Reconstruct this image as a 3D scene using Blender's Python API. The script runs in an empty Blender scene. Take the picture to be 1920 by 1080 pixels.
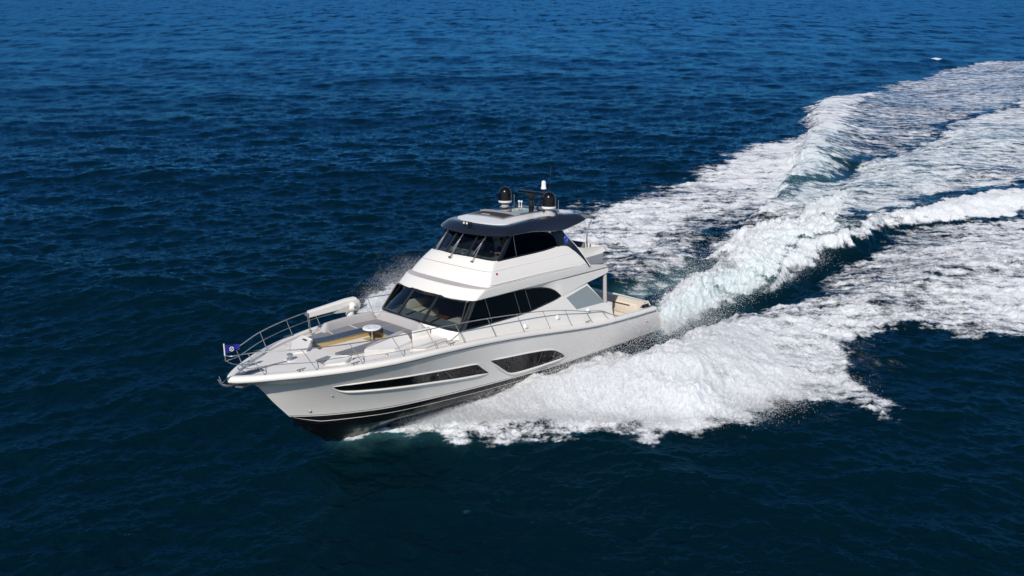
import bpy, bmesh, math, random
import numpy as np
from mathutils import Matrix, Vector
from mathutils.geometry import tessellate_polygon

# ------------------------------------------------------------------ camera, world, sun
SC = bpy.context.scene
COL = SC.collection
TILT = math.radians(21.5)
FPX = 1506.41                      # focal length in pixels of a 1920 wide picture
CAM_H = 16.6253                    # drone height above the sea
cam_d = bpy.data.cameras.new('camera')
cam = bpy.data.objects.new('camera', cam_d)
COL.objects.link(cam)
cam.location = (0, 0, CAM_H)
cam.rotation_euler = (math.radians(90) - TILT, 0, 0)
cam_d.sensor_width = 36
cam_d.lens = 36 * FPX / 1920
cam_d.clip_start = 0.5
cam_d.clip_end = 20000
SC.camera = cam

SUN_DIR = Vector((-0.190, -0.690, 0.700)).normalized()     # towards the sun
w = bpy.data.worlds.new('World')
SC.world = w
w.use_nodes = True
nt = w.node_tree
sky = nt.nodes.new('ShaderNodeTexSky')
sky.sky_type = 'NISHITA'
sky.sun_disc = False
sky.sun_elevation = math.asin(SUN_DIR.z)
sky.sun_rotation = math.atan2(SUN_DIR.x, SUN_DIR.y)
sky.air_density = 0.8
sky.dust_density = 0.0
sky.ozone_density = 3.0
bg = nt.nodes['Background']
bg.inputs['Strength'].default_value = 0.10
hsv = nt.nodes.new('ShaderNodeHueSaturation')
hsv.inputs['Saturation'].default_value = 1.08
nt.links.new(sky.outputs[0], hsv.inputs['Color'])
nt.links.new(hsv.outputs[0], bg.inputs['Color'])

sun_d = bpy.data.lights.new('sun', 'SUN')
sun_d.energy = 4.2
sun_d.angle = math.radians(0.5)
sun_d.color = (1.0, 0.93, 0.85)
sun = bpy.data.objects.new('sun', sun_d)
COL.objects.link(sun)
sun.rotation_euler = SUN_DIR.to_track_quat('Z', 'Y').to_euler()

SC.view_settings.view_transform = 'Standard'
SC.view_settings.look = 'None'
SC.view_settings.exposure = 0.0
SC.view_settings.gamma = 1.0
SC.cycles.max_bounces = 10
SC.cycles.diffuse_bounces = 4
SC.cycles.transparent_max_bounces = 160
SC.cycles.caustics_reflective = False
SC.cycles.caustics_refractive = False

# ------------------------------------------------------------------ the yacht's frame
# yacht axes (x to the bow, y to port, z up) in world axes: pitched 5 degrees bow up, heeled 5 degrees to starboard
MR = np.array([[-0.69953, 0.71459, -0.00276], [-0.70908, -0.69365, 0.12669], [0.08862, 0.09058, 0.99194]])
MO = np.array([5.7714, 38.9644, -0.9155])

def b2w(P):
    return np.asarray(P) @ MR.T + MO

def w2b(P):
    return (np.asarray(P) - MO) @ MR

def sea(u, v, z=0.0):
    """a point of the sea surface, from its place in a 1920 x 1080 survey picture taken at the drone"""
    q = np.array([(u - 960) / FPX, 1, -(v - 540) / FPX])
    c, s = math.cos(TILT), math.sin(TILT)
    d = np.array([q[0], c * q[1] + s * q[2], -s * q[1] + c * q[2]])
    t = (z - CAM_H) / d[2]
    return np.array([0, 0, CAM_H])[:2] + t * d[:2]

# ------------------------------------------------------------------ materials
def mat(name, color, rough=0.5, metal=0.0, spec=0.5, coat=0.0, noise=0.0, nscale=8.0, bump=0.0, bscale=60.0, trans=None):
    m = bpy.data.materials.new(name)
    m.use_nodes = True
    t = m.node_tree
    p = t.nodes['Principled BSDF']
    p.inputs['Base Color'].default_value = (*color, 1)
    p.inputs['Roughness'].default_value = rough
    p.inputs['Metallic'].default_value = metal
    p.inputs['Specular IOR Level'].default_value = spec
    p.inputs['Coat Weight'].default_value = coat
    p.inputs['Coat Roughness'].default_value = 0.05
    tc = t.nodes.new('ShaderNodeTexCoord')
    if noise > 0:
        n = t.nodes.new('ShaderNodeTexNoise')
        n.inputs['Scale'].default_value = nscale
        n.inputs['Detail'].default_value = 6
        t.links.new(tc.outputs['Object'], n.inputs['Vector'])
        mx = t.nodes.new('ShaderNodeMix')
        mx.data_type = 'RGBA'
        mx.inputs['A'].default_value = (*[c * (1 - noise) for c in color], 1)
        mx.inputs['B'].default_value = (*[min(1, c * (1 + noise)) for c in color], 1)
        t.links.new(n.outputs['Fac'], mx.inputs['Factor'])
        t.links.new(mx.outputs['Result'], p.inputs['Base Color'])
    if bump > 0:
        n2 = t.nodes.new('ShaderNodeTexNoise')
        n2.inputs['Scale'].default_value = bscale
        n2.inputs['Detail'].default_value = 4
        t.links.new(tc.outputs['Object'], n2.inputs['Vector'])
        b = t.nodes.new('ShaderNodeBump')
        b.inputs['Strength'].default_value = bump
        b.inputs['Distance'].default_value = 0.02
        t.links.new(n2.outputs['Fac'], b.inputs['Height'])
        t.links.new(b.outputs['Normal'], p.inputs['Normal'])
    return m

def glass_mat(name, tint, refl_rough=0.02, ior=1.5):
    m = bpy.data.materials.new(name)
    m.use_nodes = True
    t = m.node_tree
    t.nodes.clear()
    out = t.nodes.new('ShaderNodeOutputMaterial')
    tr = t.nodes.new('ShaderNodeBsdfTransparent')
    tr.inputs['Color'].default_value = (*tint, 1)
    gl = t.nodes.new('ShaderNodeBsdfGlossy')
    gl.inputs['Roughness'].default_value = refl_rough; gl.inputs['Color'].default_value = (0.72, 0.86, 1.0, 1)
    fr = t.nodes.new('ShaderNodeFresnel')
    fr.inputs['IOR'].default_value = ior
    mx = t.nodes.new('ShaderNodeMixShader')
    t.links.new(fr.outputs[0], mx.inputs[0])
    t.links.new(tr.outputs[0], mx.inputs[1])
    t.links.new(gl.outputs[0], mx.inputs[2])
    t.links.new(mx.outputs[0], out.inputs['Surface'])
    return m

M = {}
M['gel'] = mat('white_gelcoat', (0.80, 0.77, 0.715), 0.28, coat=0.35, noise=0.02, nscale=1.5)
M['deckw'] = mat('deck_gelcoat', (0.74, 0.71, 0.66), 0.5, noise=0.04, nscale=4, bump=0.05, bscale=200)
M['cream'] = mat('cream_gelcoat', (0.72, 0.66, 0.57), 0.45, noise=0.03)
M['black'] = mat('black_antifouling', (0.006, 0.006, 0.007), 0.22, coat=0.3, noise=0.25, nscale=3)
M['blackgloss'] = mat('black_gloss', (0.008, 0.009, 0.011), 0.15, coat=0.5)
M['navy'] = mat('navy_gloss', (0.010, 0.012, 0.019), 0.22, coat=0.5, noise=0.08)
M['grey'] = mat('grey_vinyl', (0.20, 0.20, 0.21), 0.75, noise=0.07, nscale=12, bump=0.15, bscale=90)
M['greyback'] = mat('pale_grey_vinyl', (0.43, 0.415, 0.405), 0.75, noise=0.06, nscale=12, bump=0.15, bscale=90)
M['greydark'] = mat('slate_blue', (0.035, 0.075, 0.135), 0.7, noise=0.08)
M['seam'] = mat('seam_grey', (0.22, 0.21, 0.21), 0.8)
M['tan'] = mat('tan_timber', (0.44, 0.325, 0.16), 0.55, noise=0.2, nscale=14)
M['chrome'] = mat('stainless_steel', (0.50, 0.49, 0.475), 0.27, metal=0.85)
M['steel_dark'] = mat('dull_steel', (0.25, 0.25, 0.26), 0.35, metal=1.0)
M['stripgrey'] = mat('nonskid_grey', (0.44, 0.41, 0.405), 0.8, noise=0.05, nscale=30)
M['awning'] = mat('grey_awning', (0.17, 0.165, 0.175), 0.8, noise=0.07, nscale=10)
M['mesh'] = mat('grey_mesh_screen', (0.30, 0.30, 0.33), 0.7, noise=0.15, nscale=40)
M['frost'] = mat('frosted_grey_glass', (0.24, 0.28, 0.29), 0.25, coat=0.3, noise=0.03)
M['legblack'] = mat('blue_black_gloss', (0.004, 0.007, 0.014), 0.22, coat=0.4)
M['frame'] = mat('black_frame', (0.01, 0.011, 0.013), 0.3)
M['flag'] = mat('blue_flag_cloth', (0.01, 0.016, 0.22), 0.8)
M['emblem'] = mat('white_print', (0.8, 0.8, 0.82), 0.6)
M['blueemblem'] = mat('blue_print', (0.05, 0.12, 0.75), 0.5)
M['dome'] = mat('satin_black', (0.004, 0.004, 0.005), 0.25, spec=0.35)
M['white'] = mat('white_plastic', (0.78, 0.78, 0.78), 0.35, noise=0.02)
M['carpet'] = mat('grey_interior', (0.16, 0.19, 0.20), 0.8, noise=0.1)
M['sofa'] = mat('cream_leather', (0.62, 0.58, 0.48), 0.6, noise=0.05)
M['bluecush'] = mat('blue_cushion', (0.01, 0.05, 0.28), 0.8, noise=0.1)
M['wood'] = mat('brown_timber', (0.16, 0.06, 0.025), 0.35, noise=0.3, nscale=10)
M['ceil'] = mat('cream_lining', (0.5, 0.47, 0.40), 0.8)
M['seatblack'] = mat('black_leather', (0.014, 0.014, 0.016), 0.55)
M['skin'] = mat('skin', (0.50, 0.27, 0.18), 0.55)
M['shirt'] = mat('dark_blue_cloth', (0.015, 0.02, 0.05), 0.9)
M['hair'] = mat('brown_hair', (0.05, 0.03, 0.02), 0.7)
M['red'] = mat('red_lens', (0.35, 0.03, 0.02), 0.3)
M['wglass'] = glass_mat('clear_tinted_glass', (0.60, 0.65, 0.66), ior=1.4)
M['fglass'] = glass_mat('dark_tinted_glass', (0.032, 0.04, 0.048), ior=1.2)
M['dglass'] = mat('dark_glass', (0.006, 0.007, 0.009), 0.03, spec=0.8)
M['hglass'] = mat('hull_glass', (0.006, 0.006, 0.007), 0.05, spec=0.35, noise=0.3, nscale=1.2)
M['sglass'] = glass_mat('skylight_glass', (0.10, 0.13, 0.14))

# ------------------------------------------------------------------ mesh helpers
YACHT = bpy.data.objects.new('motor_yacht', None)
COL.objects.link(YACHT)
YACHT.empty_display_size = 1
YACHT['label'] = 'white three-deck motor yacht speeding bow-up, navy hardtop and black bottom'
YACHT['category'] = 'motor yacht'
mw = Matrix.Identity(4)
for i in range(3):
    for j in range(3):
        mw[i][j] = MR[i][j]
    mw[i][3] = MO[i]
YACHT.matrix_world = mw

def link(name, me, mats, parent, smooth=40):
    for m in (mats if isinstance(mats, (list, tuple)) else [mats]):
        me.materials.append(m)
    if smooth:
        me.polygons.foreach_set('use_smooth', [True] * len(me.polygons))
        if smooth < 180:
            me.set_sharp_from_angle(angle=math.radians(smooth))
    o = bpy.data.objects.new(name, me)
    COL.objects.link(o)
    o.parent = parent
    return o

class MB:
    """collects verts and faces of one part"""
    def __init__(s):
        s.v = []; s.f = []; s.mi = []
    def add(s, vs, fs, mi=0):
        o = len(s.v)
        s.v += [tuple(map(float, p)) for p in vs]
        for f in fs:
            s.f.append(tuple(i + o for i in f)); s.mi.append(mi)
    def grid(s, rows, mi=0, close=False, flip=False, rowmi=None):
        n = len(rows[0]); vs = [p for r in rows for p in r]; o = len(s.v)
        s.v += [tuple(map(float, p)) for p in vs]
        for i in range(len(rows) - 1):
            for j in range(n if close else n - 1):
                k = (j + 1) % n
                q = (o + i * n + j, o + i * n + k, o + (i + 1) * n + k, o + (i + 1) * n + j)
                s.f.append(q[::-1] if flip else q)
                s.mi.append(rowmi[i] if rowmi else mi)
    def tube(s, pts, r, n=8, mi=0, caps=True):
        pts = [np.array(p, float) for p in pts]
        rr = r if isinstance(r, (list, tuple)) else [r] * len(pts)
        rows = []; up = None
        for i, p in enumerate(pts):
            d = pts[min(i + 1, len(pts) - 1)] - pts[max(i - 1, 0)]
            d = d / (np.linalg.norm(d) + 1e-12)
            if up is None:
                up = np.array([0, 0, 1.0]) if abs(d[2]) < 0.9 else np.array([1.0, 0, 0])
            a = up - d * (up @ d); a /= np.linalg.norm(a); b = np.cross(d, a); up = a
            rows.append([p + rr[i] * (math.cos(2 * math.pi * k / n) * a + math.sin(2 * math.pi * k / n) * b) for k in range(n)])
        o = len(s.v)
        s.grid(rows, mi, close=True)
        if caps:
            s.f.append(tuple(o + k for k in range(n))[::-1]); s.mi.append(mi)
            e = o + (len(rows) - 1) * n
            s.f.append(tuple(e + k for k in range(n))); s.mi.append(mi)
    def lathe(s, base, prof, n=24, mi=0, axis=(0, 0, 1)):
        ax = np.array(axis, float); ax /= np.linalg.norm(ax)
        h = np.array([1.0, 0, 0]) if abs(ax[0]) < 0.9 else np.array([0, 1.0, 0])
        a = h - ax * (h @ ax); a /= np.linalg.norm(a); b = np.cross(ax, a)
        base = np.array(base, float)
        rows = [[base + z * ax + r * (math.cos(2 * math.pi * k / n) * a + math.sin(2 * math.pi * k / n) * b) for k in range(n)] for r, z in prof]
        s.grid(rows, mi, close=True)
    def box(s, x0, x1, y0, y1, z0, z1, mi=0):
        vs = [(x, y, z) for x in (x0, x1) for y in (y0, y1) for z in (z0, z1)]
        s.add(vs, [(0, 1, 3, 2), (4, 6, 7, 5), (0, 4, 5, 1), (2, 3, 7, 6), (0, 2, 6, 4), (1, 5, 7, 3)], mi)
    def prism(s, poly, fn0, fn1, mi=0, holes=()):
        """flat polygon (2D) with thickness: fn0/fn1 map (a,b) to the two faces"""
        loops = [poly] + list(holes)
        tri = tessellate_polygon([[Vector((a, b, 0)) for a, b in l] for l in loops])
        flat = [p for l in loops for p in l]; n = len(flat); o = len(s.v)
        s.v += [tuple(map(float, fn0(*p))) for p in flat] + [tuple(map(float, fn1(*p))) for p in flat]
        for t in tri:
            s.f.append(tuple(o + i for i in t)); s.mi.append(mi)
            s.f.append(tuple(o + n + i for i in t[::-1])); s.mi.append(mi)
        k = 0
        for l in loops:
            m = len(l)
            for i in range(m):
                j = (i + 1) % m
                s.f.append((o + k + i, o + k + j, o + n + k + j, o + n + k + i)); s.mi.append(mi)
            k += m
    def build(s, name, mats, parent=YACHT, smooth=40, bevel=0.0, seg=2, recalc=True):
        me = bpy.data.meshes.new(name)
        me.from_pydata(s.v, [], s.f)
        me.polygons.foreach_set('material_index', s.mi)
        if recalc or bevel > 0:
            bm = bmesh.new(); bm.from_mesh(me)
            bmesh.ops.remove_doubles(bm, verts=bm.verts, dist=1e-5)
            if bevel > 0:
                es = [e for e in bm.edges if len(e.link_faces) == 2 and e.calc_face_angle(0) > 0.6]
                bmesh.ops.bevel(bm, geom=es, offset=bevel, segments=seg, affect='EDGES', profile=0.5, clamp_overlap=True)
            bmesh.ops.recalc_face_normals(bm, faces=bm.faces)
            bm.to_mesh(me); bm.free()
        return link(name, me, mats, parent, smooth)

def pch(xs, ys):
    """smooth monotone interpolation through a table"""
    xs = np.array(xs, float); ys = np.array(ys, float)
    if xs[0] > xs[-1]:
        xs, ys = xs[::-1], ys[::-1]
    h = np.diff(xs); d = np.diff(ys) / h; m = np.zeros(len(xs))
    m[0], m[-1] = d[0], d[-1]
    for i in range(1, len(xs) - 1):
        if d[i - 1] * d[i] > 0:
            w1, w2 = 2 * h[i] + h[i - 1], h[i] + 2 * h[i - 1]
            m[i] = (w1 + w2) / (w1 / d[i - 1] + w2 / d[i])
    def f(x):
        x = np.clip(np.asarray(x, float), xs[0], xs[-1])
        i = np.clip(np.searchsorted(xs, x) - 1, 0, len(h) - 1)
        t = (x - xs[i]) / h[i]
        return ((2 * t**3 - 3 * t**2 + 1) * ys[i] + (t**3 - 2 * t**2 + t) * h[i] * m[i] + (-2 * t**3 + 3 * t**2) * ys[i + 1] + (t**3 - t**2) * h[i] * m[i + 1])
    return f

def curve(pts, n=40):
    """smooth 3D curve through points"""
    P = np.array(pts, float)
    s = np.concatenate([[0], np.cumsum(np.linalg.norm(np.diff(P, axis=0), axis=1))])
    t = np.linspace(0, s[-1], n)
    return np.stack([pch(s, P[:, k])(t) for k in range(P.shape[1])], 1)

# ------------------------------------------------------------------ hull
YS = pch([0.9, 3, 6, 10, 13, 15, 16.5, 18, 19.45, 20.9, 21.5, 21.72, 21.8], [2.78, 2.88, 2.95, 3.0, 3.03, 2.98, 2.83, 2.44, 1.82, 0.92, 0.42, 0.17, 0.0])
ZS = pch([0.9, 2.1, 4.1, 5.9, 7.5, 9.45, 11.3, 13.7, 15.8, 17.3, 18.6, 20.3, 21.3, 21.8], [1.62, 1.68, 1.78, 1.91, 2.10, 2.36, 2.59, 2.81, 2.90, 2.91, 2.91, 2.90, 2.87, 2.84])
YB = pch([0.2, 7, 10, 12, 14, 16, 17, 18, 19, 19.66], [2.64, 2.68, 2.58, 2.42, 2.12, 1.66, 1.31, 0.88, 0.38, 0.0])
ZB = pch([0.2, 5, 8.6, 9.9, 12.3, 14.4, 16.5, 17.4, 18.5, 19.66], [0.45, 0.52, 0.58, 0.63, 0.70, 0.73, 0.74, 0.77, 0.82, 0.93])
ZK = pch([0.2, 8, 14, 16, 17.57, 18.48, 19.02, 19.5, 19.66], [-0.75, -1.0, -1.05, -0.93, -0.65, -0.23, 0.2, 0.72, 0.93])
TX = pch([0, 0.41, 0.68, 0.83, 0.93, 1.0], [0, 0.29, 0.46, 0.58, 0.86, 1.0])

def topside(u, t, out=0.0):
    """point of the port topside: u from stern to stem, t from boot top to sheer"""
    xb, xs = 0.2 + 19.46 * u, 0.9 + 20.9 * u
    k = max(0.0, (u - 0.7) / 0.3) ** 2
    tx = t * (1 - k) + float(TX(t)) * k
    x = xb + (xs - xb) * tx
    p = 1.0 + 0.75 * max(0.0, (u - 0.45) / 0.55) ** 1.3
    y = YB(xb) + (YS(xs) - YB(xb)) * (t ** p) + 0.10 * math.sin(math.pi * t) * (1 - u) * 0.6
    z = ZB(xb) + (ZS(xs) - ZB(xb)) * t
    return np.array([x, float(y) + out, float(z)])

def on_side(x, z):
    """u, t of the port topside point with this x and z"""
    u, t = (x - 0.5) / 20.5, 0.5
    for _ in range(30):
        p = topside(u, t)
        t = min(1, max(0, t + (z - p[2]) / 2.2)); u = min(1, max(0, u + (x - p[0]) / 21))
    return u, t

US = np.concatenate([np.linspace(0, 0.8, 44), 0.8 + 0.2 * np.sin(np.linspace(0, math.pi / 2, 34))[1:]])
TS = [0, 0.022, 0.032, 0.15, 0.25, 0.35, 0.45, 0.55, 0.65, 0.75, 0.83, 0.9, 0.95, 1.0]
def half_section(u):
    xb = 0.2 + 19.46 * u
    yb, zb, zk = float(YB(xb)), float(ZB(xb)), float(ZK(xb))
    f = min(1, (zb - zk) / 0.9); cz = zb - (0.36 + 0.12 * (1 - u)) * f
    pts = [(xb, 0.0, zk)]
    zlow = min(cz, zb - 0.3 * (zb - zk))
    for s, c in ((0.3, -0.04), (0.34, 0.03), (0.6, -0.02), (0.64, 0.05), (0.9, 0.0)):   # spray rails
        pts.append((xb, yb * s, zk + (zlow - zk) * (s / 0.9) ** (1.0 - 0.25 * u) + c * (1 - u) * 0.9 * (yb > 0.2)))
    f = min(1, (zb - zk) / 0.9)
    pts.append((xb, yb * 0.93, zb - 0.34 * f)); pts.append((xb, yb * 0.985, zb - 0.215 * f))
    pts.append((xb, yb * 0.99, zb - 0.195 * f)); pts.append((xb, yb * 0.992, zb - 0.0 * f - 0.0001))
    return pts + [tuple(topside(u, t)) for t in TS]
secs = [half_section(u) for u in US]
nb = 9
hull = MB()
ROWM = []
for k in range(len(secs[0]) - 1):
    ROWM.append(1 if k < 7 else (0 if k == 7 else (1 if k == 8 else (0 if k == 9 else (0 if k != 11 else 1)))))
for sgn in (1, -1):
    cols = list(zip(*secs))
    hull.grid([[(p[0], sgn * p[1], p[2]) for p in c] for c in cols], rowmi=ROWM, flip=sgn < 0)
tr = [p for p in secs[0]]
ring = [(p[0], p[1], p[2]) for p in tr] + [(p[0], -p[1], p[2]) for p in tr[::-1]]
hull.add(ring, [tuple(range(len(ring)))], 0)
HULL = hull.build('hull', [M['gel'], M['black']], smooth=50)

# gunwale cap running round the bow
def cap_side(sgn):
    xs = np.concatenate([np.linspace(0.9, 18, 50), 18 + 3.8 * np.sin(np.linspace(0, math.pi / 2, 40))[1:]])
    rows = []
    prof = [(0.0, -0.03), (-0.035, 0.0), (-0.045, 0.06), (-0.03, 0.14), (0.03, 0.18), (0.13, 0.19), (0.22, 0.185), (0.25, 0.16), (0.25, -0.1)]
    for i, x in enumerate(xs):
        y = float(YS(x)); e = 1e-3
        tx, ty = -2 * e, float(YS(x - e) - YS(x + e))
        l = math.hypot(tx, ty); nx, ny = -ty / l * -1, tx / l * 1      # inward normal
        nx, ny = (ty / l, -tx / l)
        if ny > 0:
            nx, ny = -nx, -ny
        r = []
        for d, h in prof:
            r.append((x + nx * d * (1 if x < 21.4 else 1), sgn * max(0.0, y + ny * d), float(ZS(x)) + h))
        rows.append(r)
    return rows
cap = MB(); cap.grid(cap_side(1)); cap.grid(cap_side(-1), flip=True)
cap.build('gunwale', M['gel'], smooth=50)
rub = MB()
for s in (1, -1):
    xs = np.concatenate([np.linspace(0.9, 18, 40), 18 + 3.8 * np.sin(np.linspace(0, math.pi / 2, 30))[1:]])
    rub.tube([(x, s * (float(YS(x)) + 0.028), float(ZS(x)) - 0.012) for x in xs], 0.022, 6)
rub.build('rub_rail', M['steel_dark'])
# pulpit underside filling the overhang of the bow cap
# deck sheet
dk = MB()
WP = pch([14.35, 15.0, 15.2, 16.2, 17.05, 18.1], [1.38, 1.36, 0.92, 1.08, 1.36, 1.20])      # edge of the lounge well, port
WS = pch([14.35, 15.5, 17.0, 18.1], [1.95, 1.95, 1.80, 1.42])                              # and starboard
def deck_rows(xs, fn):
    rows = []
    for x in xs:
        yi = max(0.0, float(YS(x)) - 0.23); z = float(ZS(x)) + 0.075; a, b = fn(x, yi)
        rows.append([(x, y, z + 0.05 * (1 - (y / max(yi, 0.01)) ** 2) * min(1, yi)) for y in np.linspace(a, b, 13)])
    dk.grid(rows)
deck_rows(np.linspace(4.6, 14.35, 30), lambda x, yi: (-yi, yi))
deck_rows(np.concatenate([np.linspace(14.35, 15.0, 4), np.linspace(15.2, 18.1, 16)]), lambda x, yi: (float(WP(x)), yi))
deck_rows(np.linspace(14.35, 18.1, 20), lambda x, yi: (-yi, -float(WS(x))))
deck_rows(np.linspace(18.1, 21.55, 18), lambda x, yi: (-yi, yi))
for fn, sg in ((WP, 1), (WS, -1)):
    dk.grid([[(x, sg * float(fn(x)), 2.66) for x in np.linspace(14.35, 18.1, 30)], [(x, sg * float(fn(x)), float(ZS(x)) + 0.10) for x in np.linspace(14.35, 18.1, 30)]])
dk.grid([[(18.1, y, 2.66) for y in (-1.42, 1.2)], [(18.1, y, 3.0) for y in (-1.42, 1.2)]])
dk.build('deck', M['deckw'])

# hull windows, each laid on the topside and set under a crease
def hull_window(outline, name, sgn, mt, off=0.012):
    b = MB()
    xs = sorted(set([p[0] for p in outline[0]] + [p[0] for p in outline[1]]))
    xx = np.linspace(xs[0], xs[-1], 60)
    top = pch([p[0] for p in outline[0]], [p[1] for p in outline[0]]); bot = pch([p[0] for p in outline[1]], [p[1] for p in outline[1]])
    rows = []
    for x in xx:
        zt, zb = float(top(x)), float(bot(x))
        r = []
        for k in np.linspace(0, 1, 6):
            u, t = on_side(x, zb + (zt - zb) * k); p = topside(u, t, off); r.append((p[0], sgn * p[1], p[2]))
        rows.append(r)
    b.grid(rows, flip=sgn > 0)
    o = b.build(name, mt, HULL, smooth=60, recalc=False)
    l = MB(); path = []; 
    for x in xx:
        u, t = on_side(x, float(bot(x)) - 0.03); p = topside(u, t, 0.02); path.append((p[0], sgn * p[1], p[2]))
    l.tube(path, [0.01 + 0.04 * min(1, i / 5, (len(path) - 1 - i) / 5) for i in range(len(path))], 8)
    l.build('ledge', M['gel'], o)
    c = MB(); path = []
    for x in xx:
        u, t = on_side(x, float(top(x)) + 0.025); p = topside(u, t, 0.005); path.append((p[0], sgn * p[1], p[2]))
    c.tube(path, [0.006 + 0.024 * min(1, i / 5, (len(path) - 1 - i) / 5) for i in range(len(path))], 8)
    c.build('crease', M['gel'], o)
    return o
HW = [
    (([(18.69, 2.18), (18.36, 2.205), (17.7, 2.21), (16.71, 2.165), (15.31, 2.075), (14.0, 1.97), (13.04, 1.885), (12.65, 1.61), (12.27, 1.325)],
      [(18.69, 2.17), (18.51, 2.03), (18.21, 1.92), (17.32, 1.81), (16.29, 1.71), (14.85, 1.57), (13.72, 1.44), (12.27, 1.315)]), [(13.03, 1.65), (14.73, 1.76)], [(14.57, 1.99), (14.25, 1.72), (13.95, 1.47)]),
    (([(12.3, 1.87), (11.4, 1.79), (9.98, 1.66), (9.03, 1.53), (8.59, 1.42), (8.15, 1.2), (7.8, 0.96)],
      [(12.3, 1.86), (11.9, 1.55), (11.46, 1.23), (11.18, 1.04), (10.89, 0.94), (10.47, 0.90), (9.41, 0.875), (8.29, 0.88), (7.9, 0.905), (7.8, 0.945)]), [(11.33, 1.42)], [(9.35, 1.55), (9.5, 0.9)])]
for sgn in (1, -1):
    for outline, ports, div in HW:
        o = hull_window(outline, 'hull_window', sgn, M['hglass'])
        for (px_, pz_) in ports:
            u, t = on_side(px_, pz_); p = topside(u, t, 0.02)
            q = MB(); cc = []
            for k in range(21):
                a = 2 * math.pi * k / 20; u, t = on_side(px_ + 0.14 * math.cos(a), pz_ + 0.14 * math.sin(a)); s_ = topside(u, t, 0.022)
                cc.append((s_[0], sgn * s_[1], s_[2]))
            q.tube(cc, 0.013, 6); q.build('opening_port', M['frame'], o)
        if div:
            q = MB(); pts = []
            for (x, z) in div:
                u, t = on_side(x, z); s_ = topside(u, t, 0.016); pts.append((s_[0], sgn * s_[1], s_[2]))
            q.tube(pts, 0.010, 6); q.build('divider', M['steel_dark'], o)
# small fittings on the topside
for sgn in (1, -1):
    for x, z, r in ((19.1, 1.12, 0.05), (18.6, 1.75, 0.028), (1.7, 1.25, 0.05)):
        u, t = on_side(x, z); p = topside(u, t, 0.0); q = MB()
        q.lathe((p[0], sgn * (p[1] - 0.01), p[2]), [(0, 0.07), (r * 0.6, 0.06), (r, 0.03), (r, 0)], 12, axis=(0, sgn, 0.1)); q.build('skin_fitting', M['chrome'], HULL)

# swim platform and transom
q = MB(); q.box(-0.3, 0.55, -2.35, 2.35, 0.42, 0.58); q.build('swim_platform', M['gel'], bevel=0.05)
for s in (1, -1):
    q = MB(); q.tube([(-0.22, s * 2.2, 0.5), (-0.22, s * 2.2, 1.0)], 0.02, 6); q.build('boarding_pole', M['chrome'])
q = MB()
q.prism([(0.86, 0.5), (-0.22, 0.55), (-0.1, 0.75), (0.5, 1.6), (0.86, 1.62)], lambda a, b: (a, 2.52, b), lambda a, b: (a, 2.30, b)); q.build('transom_fin', M['gel'], bevel=0.02)

# cockpit
ck = MB()
ck.box(0.95, 5.6, -2.5, 2.5, 0.98, 1.05, 0)
ck.build('cockpit_sole', M['tan'])
for s in (1, -1):
    ck = MB(); ck.box(1.25, 4.6, s * 2.50, s * 2.60, 1.051, 1.80); ck.build('coaming', M['cream'], bevel=0.02)
ck = MB()
ck.prism([(-2.5, 1.051), (2.5, 1.051), (2.5, 1.78), (2.3, 2.0), (-1.4, 2.05), (-2.5, 1.8)], lambda a, b: (0.93, a, b), lambda a, b: (1.30, a, b))
TRB = ck.build('transom_bulwark', M['cream'], bevel=0.04)
q = MB(); q.box(1.29, 1.34, 0.1, 1.9, 1.25, 1.80); q.build('locker_door', M['cream'], TRB, bevel=0.03)
q = MB(); q.tube([(1.35, 0.5, 1.72), (1.35, 1.5, 1.72)], 0.03, 8); q.build('handle', M['wood'], TRB)
q = MB(); q.box(1.30, 2.0, -2.45, -0.6, 1.051, 1.55); q.build('cockpit_seat', M['grey'], bevel=0.06)
q = MB(); q.box(4.1, 4.55, -2.45, 1.6, 1.051, 2.25); q.build('cockpit_console', M['cream'], bevel=0.05)
q = MB()
for k in range(3):
    q.box(3.0 + 0.42 * k, 4.4, 1.75, 2.49, 1.051 + 0.25 * k, 1.05 + 0.25 * (k + 1) - 0.002)
q.build('cockpit_stair', M['deckw'], bevel=0.02)
for s in (1, -1):
    q = MB(); q.box(3.95, 4.5, s * 2.0, s * 2.42, 1.052, 2.58); q.build('pillar_base', M['gel'], bevel=0.05)
# saloon bulkhead with dark doorway
q = MB(); q.prism([(-2.2, 1.051), (2.2, 1.051), (2.2, 3.85), (-2.2, 3.85)], lambda a, b: (5.55, a, b), lambda a, b: (5.65, a, b)); q.build('saloon_bulkhead', M['dglass'])
for s in (1, -1):
    q = MB(); q.tube([(4.33, s * 2.25, 1.8), (4.33, s * 2.25, 2.5), (4.40, s * 2.25, 3.95)], [0.13, 0.10, 0.09], 12); q.build('overhang_pillar', M['stripgrey'])

# ------------------------------------------------------------------ house sides (lower deck level)
def HY(z):
    return 2.42 - 0.25 * (z - 3.31)
win_top = curve([(13.0, 4.262), (12.03, 4.26), (10.38, 4.235), (9.73, 4.20), (8.92, 4.13), (8.37, 4.02), (7.91, 3.82), (7.63, 3.57)], 26)
win_bot = curve([(7.63, 3.56), (7.91, 3.50), (8.73, 3.40), (9.89, 3.29), (10.62, 3.27), (12.22, 3.27), (13.62, 3.31)], 22)
WIN = [tuple(p) for p in win_top] + [tuple(p) for p in win_bot][0:]
GLS = [(7.28, 3.41), (5.77, 3.68), (4.72, 2.74), (6.74, 2.80)]
def deckz(x):
    return float(ZS(x)) + 0.05
def WY(x, z):
    b = min(1, max(0, (10.8 - x) / 3.0)); b = b * b * (3 - 2 * b); zt = 3.53 if x < 7.6 else float(TOPF(x))
    return HY(z) + b * (2.345 - HY(4.285)) * max(0, (z - zt) / (4.2851 - zt))
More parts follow.
